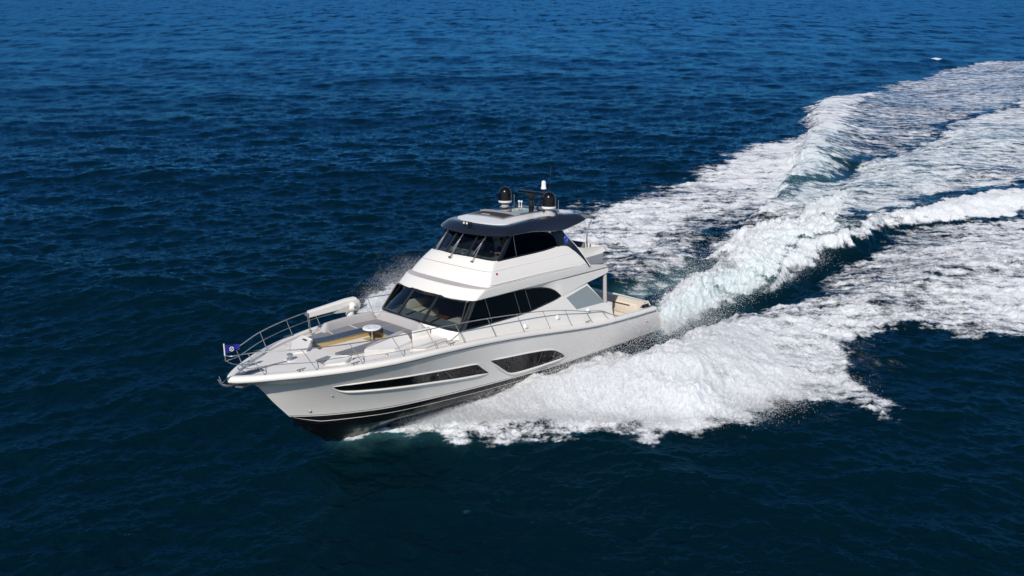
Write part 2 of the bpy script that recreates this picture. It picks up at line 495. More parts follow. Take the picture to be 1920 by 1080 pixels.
TOPF = pch([p[0] for p in win_top], [p[1] for p in win_top]); BOTF = pch([p[0] for p in win_bot], [p[1] for p in win_bot])
for s in (1, -1):
    q = MB()
    winp = [(a, b) for a, b in WIN]
    for pl in ([(7.63, deckz(7.63)), (6.74, deckz(6.74)), (6.74, 2.80), (7.28, 3.41), (7.46, 3.515), (7.53, 3.53), (7.63, 3.56)],
               [(6.74, 2.80), (6.74, deckz(6.74)), (5.9, deckz(5.9)), (4.3, deckz(4.3)), (4.3, 2.55), (4.62, 2.62), (4.72, 2.74)],
               [(7.28, 3.41), (5.77, 3.68), (5.75, 3.815), (7.46, 3.515)], [(5.77, 3.68), (4.72, 2.74), (4.62, 2.62), (5.70, 3.72), (5.75, 3.815)]):
        q.prism(pl, lambda a, b: (a, s * HY(b), b), lambda a, b: (a, s * (HY(b) - 0.07), b))
    for off in (0.0, -0.07):
        lowr = []; topr_ = []
        for x in np.concatenate([np.linspace(7.63, 8.4, 12), np.linspace(8.5, 13.64, 30)]):
            zb_, zt_, zd = float(BOTF(x)), float(TOPF(x)), deckz(x)
            lowr.append([(x, s * (HY(z) + off), z) for z in np.linspace(zd, zb_, 5)])
            if x < 13.1:
                topr_.append([(x, s * (WY(x, z) + off), z) for z in np.linspace(zt_, 4.285, 5)])
        q.grid(lowr); q.grid([[(7.53, s * (WY(7.53, z) + off), z) for z in np.linspace(3.53, 4.285, 5)]] + topr_)
    HS = q.build('house_side', M['gel'], smooth=None)
    def ins(poly, name, m, off, par):
        b = MB(); b.prism(poly, lambda a, b_: (a, s * (HY(b_) + off), b_), lambda a, b_: (a, s * (HY(b_) + off - 0.012), b_)); return b.build(name, m, par, smooth=30)
    SW = ins([(x, z) for x, z in winp], 'side_window', M['fglass'], -0.012, HS)
    # black border of the pane
    b = MB(); loop = winp + [winp[0]]
    b.tube([(x, s * (HY(z) + 0.0), z) for x, z in loop], 0.035, 6); b.build('window_frame', M['frame'], SW)
    for x0, z0, x1, z1 in ((12.0, 4.26, 11.85, 3.27), (10.35, 4.23, 10.20, 3.28), (9.70, 4.2, 9.55, 3.32)):
        b = MB(); b.tube([(x0, s * (HY(z0) - 0.005), z0), (x1, s * (HY(z1) - 0.005), z1)], 0.010, 6); b.build('divider', M['steel_dark'], SW)
    ins([(7.26, 3.405), (5.77, 3.67), (4.75, 2.75), (6.74, 2.81)], 'cockpit_side_glass', M['frost'], -0.02, HS)
    # courtesy fittings on the side deck face
    for x in (6.0, 8.05, 10.05):
        zz = {6.0: 2.6, 8.05: 2.72, 10.05: 2.75}[x]
        b = MB(); b.lathe((x, s * (HY(zz) - 0.01), zz), [(0, 0.09), (0.07, 0.08), (0.10, 0.04), (0.11, 0)], 14, axis=(0, s, 0.15)); b.build('fender_socket', M['white'], HS)

# ------------------------------------------------------------------ brow, flybridge moulding
def plan(xf, xc, yc, n=26):
    """front curve from centre line to the port corner"""
    out = []
    for i in range(n):
        t = math.sin(math.pi / 2 * i / (n - 1))
        out.append((xc + (xf - xc) * (0.5 * (1 - t * t) + 0.5 * math.sqrt(max(0, 1 - t ** 6))), yc * t))
    return out
AFT = pch([4.30, 4.40, 4.47, 4.55, 4.63, 4.72, 5.04, 5.28, 5.43, 5.55, 5.60], [4.30, 4.43, 4.53, 5.0, 5.72, 5.80, 6.13, 6.36, 6.54, 6.70, 6.80])
RINGS = [(4.27, 13.12, 12.50, 2.24, 0), (4.29, 13.20, 12.58, 2.33, 0), (4.33, 13.24, 12.62, 2.375, 0.02), (4.48, 13.07, 12.42, 2.40, 0.03), (4.66, 12.87, 12.18, 2.42, 0.04), (4.70, 12.82, 12.12, 2.415, 0.045), (4.73, 12.38, 11.94, 2.40, 0.05), (4.77, 12.35, 11.90, 2.39, 0.05), (4.87, 12.29, 11.82, 2.36, 0.055), (5.06, 12.15, 11.68, 2.25, 0.06), (5.27, 11.97, 11.50, 2.14, 0.08), (5.44, 11.79, 11.33, 2.04, 0.09), (5.58, 11.63, 11.18, 1.955, 0.10), (5.60, 11.58, 11.14, 1.93, 0.10)]
fb = MB(); rows = []
for z, xf, xc, yc, dz in RINGS:
    fr = plan(xf, xc, yc)
    xa = float(AFT(z)); xa = max(xa, 4.3)
    side = [(x, yc - 0.02 * max(0, (9 - x) / 5)) for x in np.linspace(xc, xa, 34)[1:]]
    half = [(x, y, z + dz * (1 - (y / yc) ** 2)) for x, y in fr] + [(x, y, z + 0.09 * min(1, max(0, (9 - x) / 2)) * (1 if z > 5.5 else 0)) for x, y in side]
    rows.append([(x, -y, zz) for x, y, zz in half[::-1]] + half[1:])
fb.grid(rows, rowmi=[0, 0, 0, 0, 0, 1, 0, 0, 0, 0, 0, 0, 0], flip=True)
FB = fb.build('flybridge', [M['gel'], M['stripgrey']], smooth=35, recalc=False)
# wings behind the side window running down to the cockpit overhang
for s in (1, -1):
    q = MB(); rows = []
    lo = pch([4.29, 4.92, 5.73, 6.62, 7.49], [4.03, 3.94, 3.84, 3.68, 3.52])
    for x in np.linspace(7.53, 4.25, 30):
        zl = float(lo(x)) if x > 4.29 else 4.10
        zt = 4.27 if x > 4.35 else 4.24
        rows.append([(x, s * (WY(7.53, max(3.53, zl + (zt - zl) * k)) - 0.02 * max(0, (7.53 - x) / 3.3)), zl + (zt - zl) * k) for k in np.linspace(0, 1, 6)])
    q.grid(rows)
    inner = [[(p[0], p[1] - s * 0.12, p[2]) for p in r] for r in rows]
    q.grid(inner, flip=True)
    q.grid([[r[0] for r in rows], [r[0] for r in inner]])
    q.grid([rows[-1], inner[-1]])
    q.build('overhang_wing', M['gel'], FB, smooth=50)
# decks inside
q = MB(); q.prism([(4.4, -2.28), (11.6, -2.25), (12.3, -1.2), (12.45, 0), (12.3, 1.2), (11.6, 2.25), (4.4, 2.28)], lambda a, b: (a, b, 4.46), lambda a, b: (a, b, 4.30)); q.build('flybridge_floor', M['carpet'], FB)
# soffit under the brow
q = MB(); q.prism([(5.6, -2.15), (12.5, -2.15), (12.95, -1.2), (13.1, 0), (12.95, 1.2), (12.5, 2.15), (5.6, 2.15)], lambda a, b: (a, b, 4.285), lambda a, b: (a, b, 4.245)); q.build('saloon_ceiling', M['ceil'], FB)
q = MB(); q.prism([(4.4, -2.33), (5.6, -2.33), (5.6, 2.33), (4.4, 2.33)], lambda a, b: (a, b, 4.02), lambda a, b: (a, b, 4.24)); q.build('overhang', M['gel'], FB)
# panel line on the front
q = MB(); fr = plan(11.995, 11.52, 2.15); q.tube([(x + 0.004, -y, 5.25 + 0.08 * (1 - (y / 2.14) ** 2)) for x, y in fr[::-1][2:]] + [(x + 0.004, y, 5.25 + 0.08 * (1 - (y / 2.14) ** 2)) for x, y in fr[1:-2]], 0.007, 5); q.build('panel_seam', M['seam'], FB)
for s in (1, -1):
    q = MB(); q.lathe((11.35, s * 2.20, 5.13), [(0, 0.05), (0.03, 0.045), (0.05, 0.02), (0.065, 0)], 14, axis=(0.1, s, 0.5)); q.build('side_light', M['red'] if s > 0 else M['frame'], FB)
# styling creases along the sides
for s in (1, -1):
    for pts in ([(11.5, 2.145, 5.265), (9, 2.13, 5.265), (6.5, 2.115, 5.29)], [(11.9, 2.40, 4.79), (9, 2.39, 4.79), (5.9, 2.375, 4.70)]):
        q = MB(); q.tube([(x, s * y, z) for x, y, z in curve(pts, 20)], [0.004] + [0.022] * 18 + [0.004], 8); q.build('styling_line', M['gel'], FB)
# upper bulwark aft, mesh screen
for s in (1, -1):
    y = 2.17
    q = MB(); q.prism([(5.92, 4.93), (4.55, 4.97), (4.36, 5.08), (4.42, 5.22), (4.55, 5.28), (5.75, 5.36), (6.17, 5.46)], lambda a, b: (a, s * (y + 0.2 * (5.1 - b)), b), lambda a, b: (a, s * (y - 0.1), b)); q.build('aft_bulwark', M['gel'], FB, bevel=0.03)
    q = MB(); q.prism([(5.94, 4.94), (4.60, 4.98), (4.62, 4.5), (5.70, 4.62)], lambda a, b: (a, s * (y + 0.07), b), lambda a, b: (a, s * (y + 0.04), b)); q.build('mesh_screen', M['mesh'], FB)
q = MB(); q.box(4.38, 4.50, -2.1, 2.1, 4.48, 5.28); q.build('stern_bulwark', M['gel'], FB, bevel=0.03)
q = MB(); q.prism([(4.42, -2.28), (4.42, 2.28), (3.55, 2.12), (3.55, -2.12)], lambda a, b: (a, b, 4.20), lambda a, b: (a, b, 4.16)); q.build('cockpit_awning', M['awning'], FB, bevel=0.01)
# seating on the aft flybridge
q = MB(); q.box(4.55, 5.2, -1.9, 1.2, 4.46, 4.95); q.box(4.55, 4.72, -1.9, 1.2, 4.951, 5.35); q.build('aft_seat', M['grey'], FB, bevel=0.05)
q = MB(); q.box(5.0, 6.6, -2.0, -1.4, 4.46, 5.35); q.build('wet_bar', M['greydark'], FB, bevel=0.03)

# saloon front: dash moulding below the windscreen, the panes and their frames
def wsb(y):
    a = abs(y); return pch([0, 0.8, 1.6, 2.1, 2.42], [14.20, 14.08, 13.93, 13.78, 13.56])(a), pch([0, 0.8, 1.6, 2.42], [3.47, 3.44, 3.40, 3.31])(a)
def wst(y):
    a = abs(y); return pch([0, 0.75, 1.5, 2.18], [13.27, 13.18, 13.0, 12.72])(a), pch([0, 0.75, 1.5, 2.18], [4.33, 4.325, 4.30, 4.25])(a)
def pane(y0, y1, fb_, ft_, inset=0.0, n=14, w_top=1.0, rows=8):
    rr = []
    for i in range(rows):
        k = i / (rows - 1); r = []
        for j in range(n):
            f = j / (n - 1); yb_ = y0[0] + (y1[0] - y0[0]) * f; yt_ = y0[1] + (y1[1] - y0[1]) * f
            xb, zb = fb_(yb_); xt, zt = ft_(yt_)
            r.append((float(xb + (xt - xb) * k) - inset, yb_ + (yt_ - yb_) * k, float(zb + (zt - zb) * k)))
        rr.append(r)
    return rr
HF = MB(); ys = np.linspace(-2.42, 2.42, 41)
base = [(float(wsb(y)[0]) + 0.22 * (1 - (abs(y) / 2.42) ** 4), y, 2.93) for y in ys]; mid_ = [(float(wsb(y)[0]) + 0.06 * (1 - (abs(y) / 2.42) ** 6), y, float(wsb(y)[1]) - 0.04) for y in ys]; topr = [(float(wsb(y)[0]) - 0.03, y, float(wsb(y)[1]) - 0.005) for y in ys]
HF.grid([base, mid_, topr, [(x - 0.25, y, z - 0.05) for x, y, z in topr]], flip=True); HFO = HF.build('house_front', M['gel'], smooth=50)
for y0, y1 in (((-2.42, -2.18), (-0.8, -0.75)), ((-0.8, -0.75), (0.8, 0.75)), ((0.8, 0.75), (2.42, 2.18))):
    q = MB(); q.grid(pane(y0, y1, wsb, wst)); P = q.build('windscreen_pane', M['wglass'], HFO, smooth=180, recalc=False)
    b = MB(); r = pane(y0, y1, wsb, wst); loop = r[0] + [x[-1] for x in r[1:]] + r[-1][::-1][1:] + [x[0] for x in r[::-1]][1:]
    b.tube(loop, 0.062, 6); b.build('pane_frame', M['frame'], P)
for s in (1, -1):   # wide black corner pillar
    q = MB(); q.grid([[(13.60, s * 2.40, 3.30), (12.74, s * 2.17, 4.27)], [(13.60, s * 2.46, 3.30), (12.70, s * 2.22, 4.27)], [(13.32, s * 2.455, 3.285), (12.50, s * 2.215, 4.27)], [(13.32, s * 2.38, 3.285), (12.5, s * 2.13, 4.27)]], flip=s < 0); q.build('corner_pillar', M['blackgloss'], HFO)

# saloon interior seen through the panes
q = MB(); q.box(5.7, 13.5, -2.2, 2.2, 2.35, 2.42); q.build('saloon_floor', M['carpet'])
q = MB(); q.prism([(13.3, -2.2), (13.95, -1.2), (14.1, 0), (13.95, 1.2), (13.3, 2.2), (12.75, 2.2), (12.75, -2.2)], lambda a, b: (a, b, 3.22), lambda a, b: (a, b, 3.0)); q.build('saloon_dash', M['carpet'])
q = MB(); q.box(11.3, 12.4, 0.2, 2.1, 2.43, 3.05); q.box(11.0, 11.25, 0.2, 2.1, 2.43, 3.5); q.build('sofa', M['sofa'], bevel=0.06)
q = MB(); q.box(11.4, 12.6, -2.1, -1.3, 2.43, 3.1); q.box(11.4, 12.6, -2.15, -1.95, 3.101, 3.5); q.build('sofa', M['sofa'], bevel=0.06)
q = MB(); q.box(11.35, 11.6, 0.4, 1.0, 3.06, 3.45); q.box(11.35, 11.6, 1.3, 1.9, 3.06, 3.42); q.build('sofa_cushion', M['bluecush'], bevel=0.08)
q = MB(); q.box(11.6, 12.5, -0.8, 0.0, 2.9, 2.98); q.box(12.0, 12.15, -0.5, -0.3, 2.43, 2.898); q.build('saloon_table', M['wood'], bevel=0.02)

# ------------------------------------------------------------------ flybridge glass and helm
def fwb(y):
    a = abs(y); return pch([0, 0.65, 1.3, 1.75, 1.93], [11.60, 11.54, 11.38, 11.2, 11.02])(a), pch([0, 0.65, 1.3, 1.93], [5.69, 5.68, 5.63, 5.58])(a)
def fwt(y):
    a = abs(y); return pch([0, 0.6, 1.2, 1.65, 1.84], [10.80, 10.73, 10.56, 10.4, 10.25])(a), pch([0, 1.84], [6.60, 6.53])(a)
for y0, y1 in (((-1.93, -1.84), (-0.66, -0.62)), ((-0.66, -0.62), (0.66, 0.62)), ((0.66, 0.62), (1.93, 1.84))):
    q = MB(); q.grid(pane(y0, y1, fwb, fwt)); P = q.build('flybridge_windscreen', M['wglass'], FB, smooth=180, recalc=False)
    b = MB(); r = pane(y0, y1, fwb, fwt); loop = r[0] + [x[-1] for x in r[1:]] + r[-1][::-1][1:] + [x[0] for x in r[::-1]][1:]
    b.tube(loop, 0.048, 6); b.build('pane_frame', M['frame'], P)
def FY(z):
    return 1.945 - 0.11 * (z - 5.58)
for s in (1, -1):
    poly = [(11.02, 5.585)] + [(x, z) for x, z in curve([(9.73, 5.60), (8.52, 5.61), (7.33, 5.69)], 10)] + [(7.62, 6.2), (8.2, 6.45), (9.2, 6.56), (10.25, 6.56)]
    q = MB(); q.prism(poly, lambda a, b: (a, s * FY(b), b), lambda a, b: (a, s * (FY(b) - 0.012), b)); P = q.build('flybridge_side_window', M['fglass'], FB, smooth=30)
    b = MB(); b.tube([(x, s * FY(z), z) for x, z in poly + [poly[0]]], 0.035, 6); b.build('pane_frame', M['frame'], P)
    b = MB(); b.tube([(10.05, s * (FY(6.5) + 0.005), 6.5), (9.95, s * (FY(5.6) + 0.005), 5.62)], 0.014, 6); b.build('divider', M['steel_dark'], P)
    q = MB(); q.grid([[(11.06, s * 1.92, 5.57), (10.27, s * 1.83, 6.56)], [(11.06, s * 1.96, 5.57), (10.25, s * 1.87, 6.56)], [(10.82, s * 1.965, 5.57), (10.05, s * 1.865, 6.56)], [(10.82, s * 1.90, 5.57), (10.05, s * 1.80, 6.56)]], flip=s < 0); q.build('corner_pillar', M['blackgloss'], FB)
    # hardtop leg carrying the emblem
    leg = [(7.40, 5.66), (7.64, 6.2), (7.75, 6.48), (6.95, 6.48), (7.05, 6.30), (6.62, 5.90), (6.21, 5.50), (6.00, 5.05), (5.70, 4.56), (5.82, 4.60)] + [tuple(p) for p in curve([(6.15, 5.04), (6.37, 5.28), (6.55, 5.43), (6.70, 5.55), (6.96, 5.64), (7.20, 5.67)], 12)]
    YSD = pch([4.3, 4.68, 4.85, 5.27, 5.6, 6.3, 6.6], [2.40, 2.44, 2.39, 2.155, 1.975, 1.90, 1.89])
    # horizontal bands so the leg follows the curved side
    q = MB(); q.prism(leg, lambda a, b: (a, s * (float(YSD(b)) + 0.012), b), lambda a, b: (a, s * (float(YSD(b)) - 0.10), b)); LEG = q.build('hardtop_leg', M['legblack'], FB, smooth=30)
    q = MB(); q.tube([(x + 0.0, s * (float(YSD(z)) - 0.02), z) for x, z in [(7.03, 6.30), (6.60, 5.90), (6.19, 5.50), (5.98, 5.05), (5.72, 4.62)]], 0.03, 6); q.build('edge_trim', M['gel'], LEG)
    # round emblem: two hooked arcs in a ring
    q = MB(); ex, ez = 6.83, 5.92
    def em(a, r):
        x, z = ex + r * math.cos(a) * -1, ez + r * math.sin(a)
        return (x, s * (float(YSD(z)) + 0.018), z)
    for ph in (0.6, 0.6 + math.pi):
        q.tube([em(ph + 2.6 * k / 14, 0.115) for k in range(15)], [0.012 + 0.016 * math.sin(math.pi * k / 14) for k in range(15)], 6)
        q.tube([em(ph - 0.3 + 2.0 * k / 8, 0.115 * (1 - k / 9)) for k in range(9)], 0.016, 6)
    q.build('emblem', M['blueemblem'], LEG)
    q = MB(); q.box(6.73, 6.95, s * 1.962, s * 1.972, 5.745, 5.765); q.build('emblem_underline', M['blueemblem'], LEG)
# aft supports of the hardtop
for s in (1, -1):
    q = MB(); q.tube(curve([(5.35, s * 1.95, 5.30), (5.40, s * 1.95, 5.7), (5.28, s * 1.92, 6.15), (5.05, s * 1.90, 6.52)], 14), 0.035, 8); q.build('hardtop_stay', M['chrome'], FB)
q = MB(); q.prism([(10.3, -1.8), (11.0, -1.75), (11.45, -1.0), (11.5, 0), (11.45, 1.0), (11.0, 1.75), (10.3, 1.8)], lambda a, b: (a, b, 5.56), lambda a, b: (a, b, 5.0)); DASH = q.build('helm_dash', M['carpet'], FB, bevel=0.03)
q = MB(); q.lathe((10.28, 0.75, 5.62), [(0.17, 0), (0.19, 0.01), (0.19, 0.03), (0.17, 0.03), (0.17, 0)], 20, axis=(-0.8, 0, 0.6)); q.build('steering_wheel', M['frame'], DASH)
q = MB(); q.box(10.5, 10.75, 0.3, 1.2, 5.57, 5.75); q.build('instrument_pod', M['frame'], DASH, bevel=0.03)
q = MB(); q.lathe((11.05, -0.15, 5.56), [(0.09, 0), (0.09, 0.03), (0.05, 0.06), (0.05, 0.10), (0, 0.11)], 14); q.build('compass', M['frost'], DASH)
for y in (0.75, -0.35):
    q = MB(); q.box(9.35, 9.9, y - 0.28, y + 0.28, 5.05, 5.2); q.box(9.22, 9.36, y - 0.28, y + 0.28, 5.1, 5.85); q.box(9.22, 9.34, y - 0.17, y + 0.17, 5.86, 6.05); q.lathe((9.6, y, 4.46), [(0.2, 0), (0.08, 0.04), (0.06, 0.58)], 12)
    q.build('helm_seat', M['seatblack'], FB, bevel=0.04)
q = MB(); q.box(7.0, 8.6, -1.85, -1.3, 4.46, 5.05); q.box(7.0, 8.6, -1.88, -1.72, 5.051, 5.45); q.build('dinette_seat', M['sofa'], FB, bevel=0.05)

# ------------------------------------------------------------------ hardtop
def ht_half(xf, xc, yc, xa, ya, n=22):
    fr = plan(xf, xc, yc, n)
    side = [(x, yc + (ya - yc) * ((xc - x) / (xc - xa)) ** 1.6) for x in np.linspace(xc, xa + 0.25, 26)[1:]]
    aftc = [(xa + 0.25 - 0.25 * math.sin(a), ya - 0.25 * (1 - math.cos(a))) for a in np.linspace(0, math.pi / 2, 7)[1:]]
    aft = [(xa, y) for y in np.linspace(ya - 0.25, 0, 8)[1:]]
    return fr + side + aftc + aft
def ht_ring(half, zf):
    h = [(x, y, zf(x, y)) for x, y in half]
    return h + [(x, -y, z) for x, y, z in h[-2:0:-1]]
LIP = pch([4.5, 5.4, 6.3, 7.1, 7.7, 8.4, 9.3, 10.4, 11.1], [6.66, 6.60, 6.44, 6.34, 6.36, 6.45, 6.53, 6.53, 6.47])
TOP = pch([5.2, 6.0, 7.0, 8.5, 10, 10.7, 11.1], [6.82, 6.92, 6.97, 6.97, 6.90, 6.83, 6.78])
def crown(x, y):
    return float(TOP(x)) + 0.07 * (1 - (y / 1.6) ** 2)
rings = [ht_ring(ht_half(10.5, 9.9, 1.6, 5.9, 1.4), lambda x, y: 6.66 + 0 * x),
         ht_ring(ht_half(10.95, 10.3, 1.95, 5.5, 1.85), lambda x, y: float(LIP(x)) + 0.03),
         ht_ring(ht_half(11.08, 10.42, 2.03, 5.35, 1.93), lambda x, y: float(LIP(x))),
         ht_ring(ht_half(11.12, 10.47, 2.06, 5.33, 1.95), lambda x, y: float(LIP(x)) + 0.035),
         ht_ring(ht_half(11.06, 10.40, 1.98, 5.35, 1.86), lambda x, y: float(LIP(x)) * 0.55 + 0.45 * (float(TOP(x)) - 0.01)),
         ht_ring(ht_half(10.92, 10.24, 1.80, 5.42, 1.70), lambda x, y: float(LIP(x)) * 0.12 + 0.88 * (float(TOP(x)) - 0.005)),
         ht_ring(ht_half(10.70, 10.02, 1.58, 5.55, 1.50), crown)]
q = MB(); q.grid(rings, close=True); n0 = len(rings[0])
q.f.append(tuple(range(n0))); q.mi.append(0)
def scaled(ring, k, zf):
    c = 8.2
    return [(c + (x - c) * k, y * k, zf(c + (x - c) * k, y * k)) for x, y, z in ring]
low = lambda x, y: crown(x, y) - 0.03
q.grid([rings[-1], scaled(rings[-1], 0.97, low), scaled(rings[-1], 0.75, low), scaled(rings[-1], 0.45, low), scaled(rings[-1], 0.15, low), scaled(rings[-1], 0.01, low)], close=True)
HT = q.build('hardtop', M['navy'], FB, smooth=50)
# white inset on the roof
ih = ht_half(10.60, 9.93, 1.50, 7.05, 1.42)
ir = ht_ring(ih, lambda x, y: crown(x, y) + 0.012)
def scaled2(k):
    c = 8.9
    return [(c + (x - c) * k, y * k, crown(c + (x - c) * k, y * k) + 0.012 + 0.004) for x, y, z in ir]
q = MB(); q.grid([[(x, y, z - 0.05) for x, y, z in ir], ir, scaled2(0.97), scaled2(0.7), scaled2(0.45), scaled2(0.2), scaled2(0.02)], close=True); q.build('roof_panel', M['gel'], HT, smooth=50)
q = MB(); q.prism([(6.95, -1.35), (6.95, 1.4), (6.7, 1.4), (6.7, -1.35)], lambda a, b: (a, b, crown(a, 0) + 0.02), lambda a, b: (a, b, crown(a, b) - 0.03)); q.build('roof_strip', M['stripgrey'], HT)
q = MB(); q.prism([(6.35, 0.75), (6.35, 1.38), (5.75, 1.38), (5.75, 0.75)], lambda a, b: (a, b, crown(a, b) + 0.02), lambda a, b: (a, b, crown(a, b) - 0.03)); q.build('roof_strip', M['white'], HT)
# skylight: opening, frame, glass slid aft
cz = lambda x, y, h: (x, y, crown(x, y) + h)
def crown_sheet(q, x0, x1, y0, y1, h0, h1):
    ys_ = np.linspace(y0, y1, 13); xs_ = np.linspace(x0, x1, 5)
    q.grid([[cz(x, y, h1) for y in ys_] for x in xs_])
    q.grid([[cz(x0, y, h) for y in ys_] for h in (h0, h1)]); q.grid([[cz(x1, y, h) for y in ys_] for h in (h0, h1)])
    q.grid([[cz(x, y0, h) for x in xs_] for h in (h0, h1)]); q.grid([[cz(x, y1, h) for x in xs_] for h in (h0, h1)])
q = MB(); crown_sheet(q, 9.52, 9.66, -1.32, 0.86, 0, 0.05); crown_sheet(q, 7.30, 9.515, -1.32, -1.22, 0, 0.05); crown_sheet(q, 7.30, 9.515, 0.76, 0.86, 0, 0.05); SK = q.build('skylight_frame', M['awning'], HT)
q = MB(); crown_sheet(q, 8.85, 9.515, -1.215, 0.755, 0, 0.028); q.build('skylight_opening', mat('opening_shade', (0.028, 0.024, 0.016), 0.6), SK)  # dark sheet on the closed roof, shade inside the opening put into its colour
q = MB(); crown_sheet(q, 9.30, 9.38, -0.75, -0.25, 0.03, 0.035); q.build('blind_edge', M['sofa'], SK)
q = MB(); crown_sheet(q, 7.34, 8.62, -1.30, 0.84, 0.055, 0.085); q.build('skylight_glass', M['dglass'], SK)
q = MB(); crown_sheet(q, 8.625, 8.88, -1.33, 0.87, 0.05, 0.10); q.build('slide_rail', M['mesh'], SK)
q = MB(); q.prism([(5.36, -1.88), (5.36, 1.88), (4.62, 1.72), (4.62, -1.72)], lambda a, b: (a, b, 6.655), lambda a, b: (a, b, 6.615)); q.build('sunshade', M['awning'], HT, bevel=0.008)
# forward floodlight
q = MB(); q.lathe((11.0, 0.15, 6.76), [(0.05, 0), (0.04, 0.1)], 10); q.box(10.95, 11.07, -0.08, 0.38, 6.86, 6.98); fl = q.build('floodlight', M['frame'], HT, bevel=0.015)
for y in (0.0, 0.18):
    q = MB(); q.lathe((11.07, y, 6.92), [(0.05, 0), (0.045, 0.02), (0, 0.03)], 12, axis=(1, 0, 0)); q.build('lens', M['white'], fl)

# domes, radar, mast on the hardtop
for s in (1, -1):
    bx, by = 7.30, 1.34 * s
    zb = crown(bx, by)
    q = MB(); q.lathe((bx, by, zb - 0.05), [(0.30, 0), (0.28, 0.08), (0.18, 0.14), (0.16, 0.24), (0.24, 0.30), (0.26, 0.32)], 24); D = q.build('satellite_dome', M['stripgrey'], HT)
    q = MB(); q.lathe((bx, by, zb + 0.27), [(0.20, -0.01), (0.305, 0.0), (0.315, 0.03), (0.31, 0.09)], 32); q.build('dome_base_ring', M['white'], D)
    R = 0.30; prof = [(R, 0.36 - 0.0), (R * 1.0, 0.62)] + [(R * math.cos(a), 0.68 + R * math.sin(a)) for a in np.linspace(0, math.pi / 2, 12)]
    q = MB(); q.lathe((bx, by, zb), prof, 32); q.build('dome_cover', M['dome'], D, smooth=180)
    q = MB(); q.tube([(bx - 0.25, by + 0.33, zb), (bx - 0.25, by + 0.33, zb + 0.62)], 0.012, 6); q.build('aerial_rod', M['chrome'], HT)
q = MB(); q.prism([(7.15, -0.95), (7.15, 0.95), (6.6, 0.95), (6.6, -0.95)], lambda a, b: cz(a, b, 0.09), lambda a, b: cz(a, b, -0.01)); q.build('mast_plinth', M['frame'], HT, bevel=0.02)
q = MB(); q.tube([(7.0, 0.02, 7.05), (7.0, 0.02, 7.50)], [0.13, 0.10], 12); q.box(6.86, 7.16, -0.13, 0.17, 7.5, 7.72); RD = q.build('radar_pedestal', M['frame'], HT, bevel=0.03)
q = MB(); q.box(6.94, 7.08, -0.72, 0.74, 7.74, 7.86); q.build('radar_bar', M['dome'], RD, bevel=0.03)
q = MB(); q.tube([(6.9, 0.25, 7.05), (6.75, 0.28, 7.35), (6.52, 0.32, 7.62), (6.52, 0.32, 7.95)], 0.045, 8); MS = q.build('mast', M['frame'], HT)
q = MB(); q.lathe((6.52, 0.32, 7.93), [(0.0, 0), (0.12, 0.0), (0.125, 0.07), (0.10, 0.09), (0.10, 0.26), (0.09, 0.33), (0.05, 0.37), (0, 0.38)], 18); q.build('anchor_light', M['white'], MS, smooth=60)
q = MB(); q.tube([(6.35, 0.45, 7.05), (6.28, 0.47, 8.0), (6.22, 0.48, 8.92)], [0.016, 0.012, 0.008], 6); q.lathe((6.23, 0.48, 8.68), [(0, 0), (0.03, 0.01), (0.035, 0.14), (0.02, 0.2), (0, 0.2)], 10); q.build('whip_antenna', M['frame'], HT)
for y in (-0.55, -0.40):
    q = MB(); q.lathe((7.2, y, crown(7.2, y) + 0.08), [(0.05, 0), (0.02, 0.03), (0.02, 0.18), (0.055, 0.22), (0.055, 0.28), (0, 0.31)], 12); q.build('gps_antenna', M['white'], HT)
# wiper arms with washer tubes
def wiper(fbx, ftx, y, y2, zdrop, par):
    q = MB(); xb, zb = fbx(y); xt, zt = ftx(y2); k = 0.62
    px_, pz_ = xb + (xt - xb) * k + 0.03, zb + (zt - zb) * k + 0.03; py_ = y + (y2 - y) * k
    q.tube([(xb + 0.22, y + 0.05, zb - zdrop), (px_, py_, pz_)], 0.013, 6)
    q.tube([(xb + 0.22, y + 0.12, zb - zdrop), (px_, py_, pz_)], 0.013, 6)
    q.tube([(xb + 0.03, py_ - 0.06, zb + 0.12), (xb + (xt - xb) * 0.95 + 0.03, py_ + 0.04, zb + (zt - zb) * 0.95 + 0.02)], 0.016, 6)
    q.box(float(xb) + 0.17, float(xb) + 0.26, y + 0.0, y + 0.16, float(zb) - zdrop - 0.05, float(zb) - zdrop + 0.02)
    q.build('wiper', M['chrome'], par)
for y in (-1.5, -0.15, 1.05):
    wiper(fwb, fwt, y, y * 0.95, 0.10, FB)

# ------------------------------------------------------------------ foredeck lounge
L = MB()   # raised moulding round the lounge
q = MB(); q.prism([(18.55, -0.95), (18.55, 0.95), (17.2, 1.5), (15.0, 1.95), (14.15, 2.05), (14.15, -2.05), (15.0, -1.98), (17.2, -1.72), (18.1, -1.45)], lambda a, b: (a, b, 2.75), lambda a, b: (a, b, 2.66)); q.build('lounge_sole', M['deckw'])
q = MB(); q.prism([(15.05, -0.9), (15.05, 0.5), (15.75, 0.55), (15.75, -0.9)], lambda a, b: (a, b, 2.765), lambda a, b: (a, b, 2.751)); q.build('teak_mat', M['tan'])
def bench(name, base_poly, z0, zseat, cush_mi=None):
    b = MB(); b.prism(base_poly, lambda a, c: (a, c, z0), lambda a, c: (a, c, zseat - 0.20)); return b.build(name, M['tan'], bevel=0.015)
sb = [(18.05, -1.32), (17.3, -1.16), (16.5, -1.10), (15.1, -1.08), (14.45, -1.1), (14.45, -1.85), (15.5, -1.86), (17.0, -1.72), (17.9, -1.5)]
B1 = bench('lounge_bench', sb, 2.753, 3.17)
cu = MB(); cu.prism([(x - 0.0, y + (0.04 if y > -1.4 else 0)) for x, y in sb], lambda a, c: (a, c, 2.975), lambda a, c: (a, c, 3.17)); cu.build('seat_cushion', M['grey'], B1, bevel=0.03)
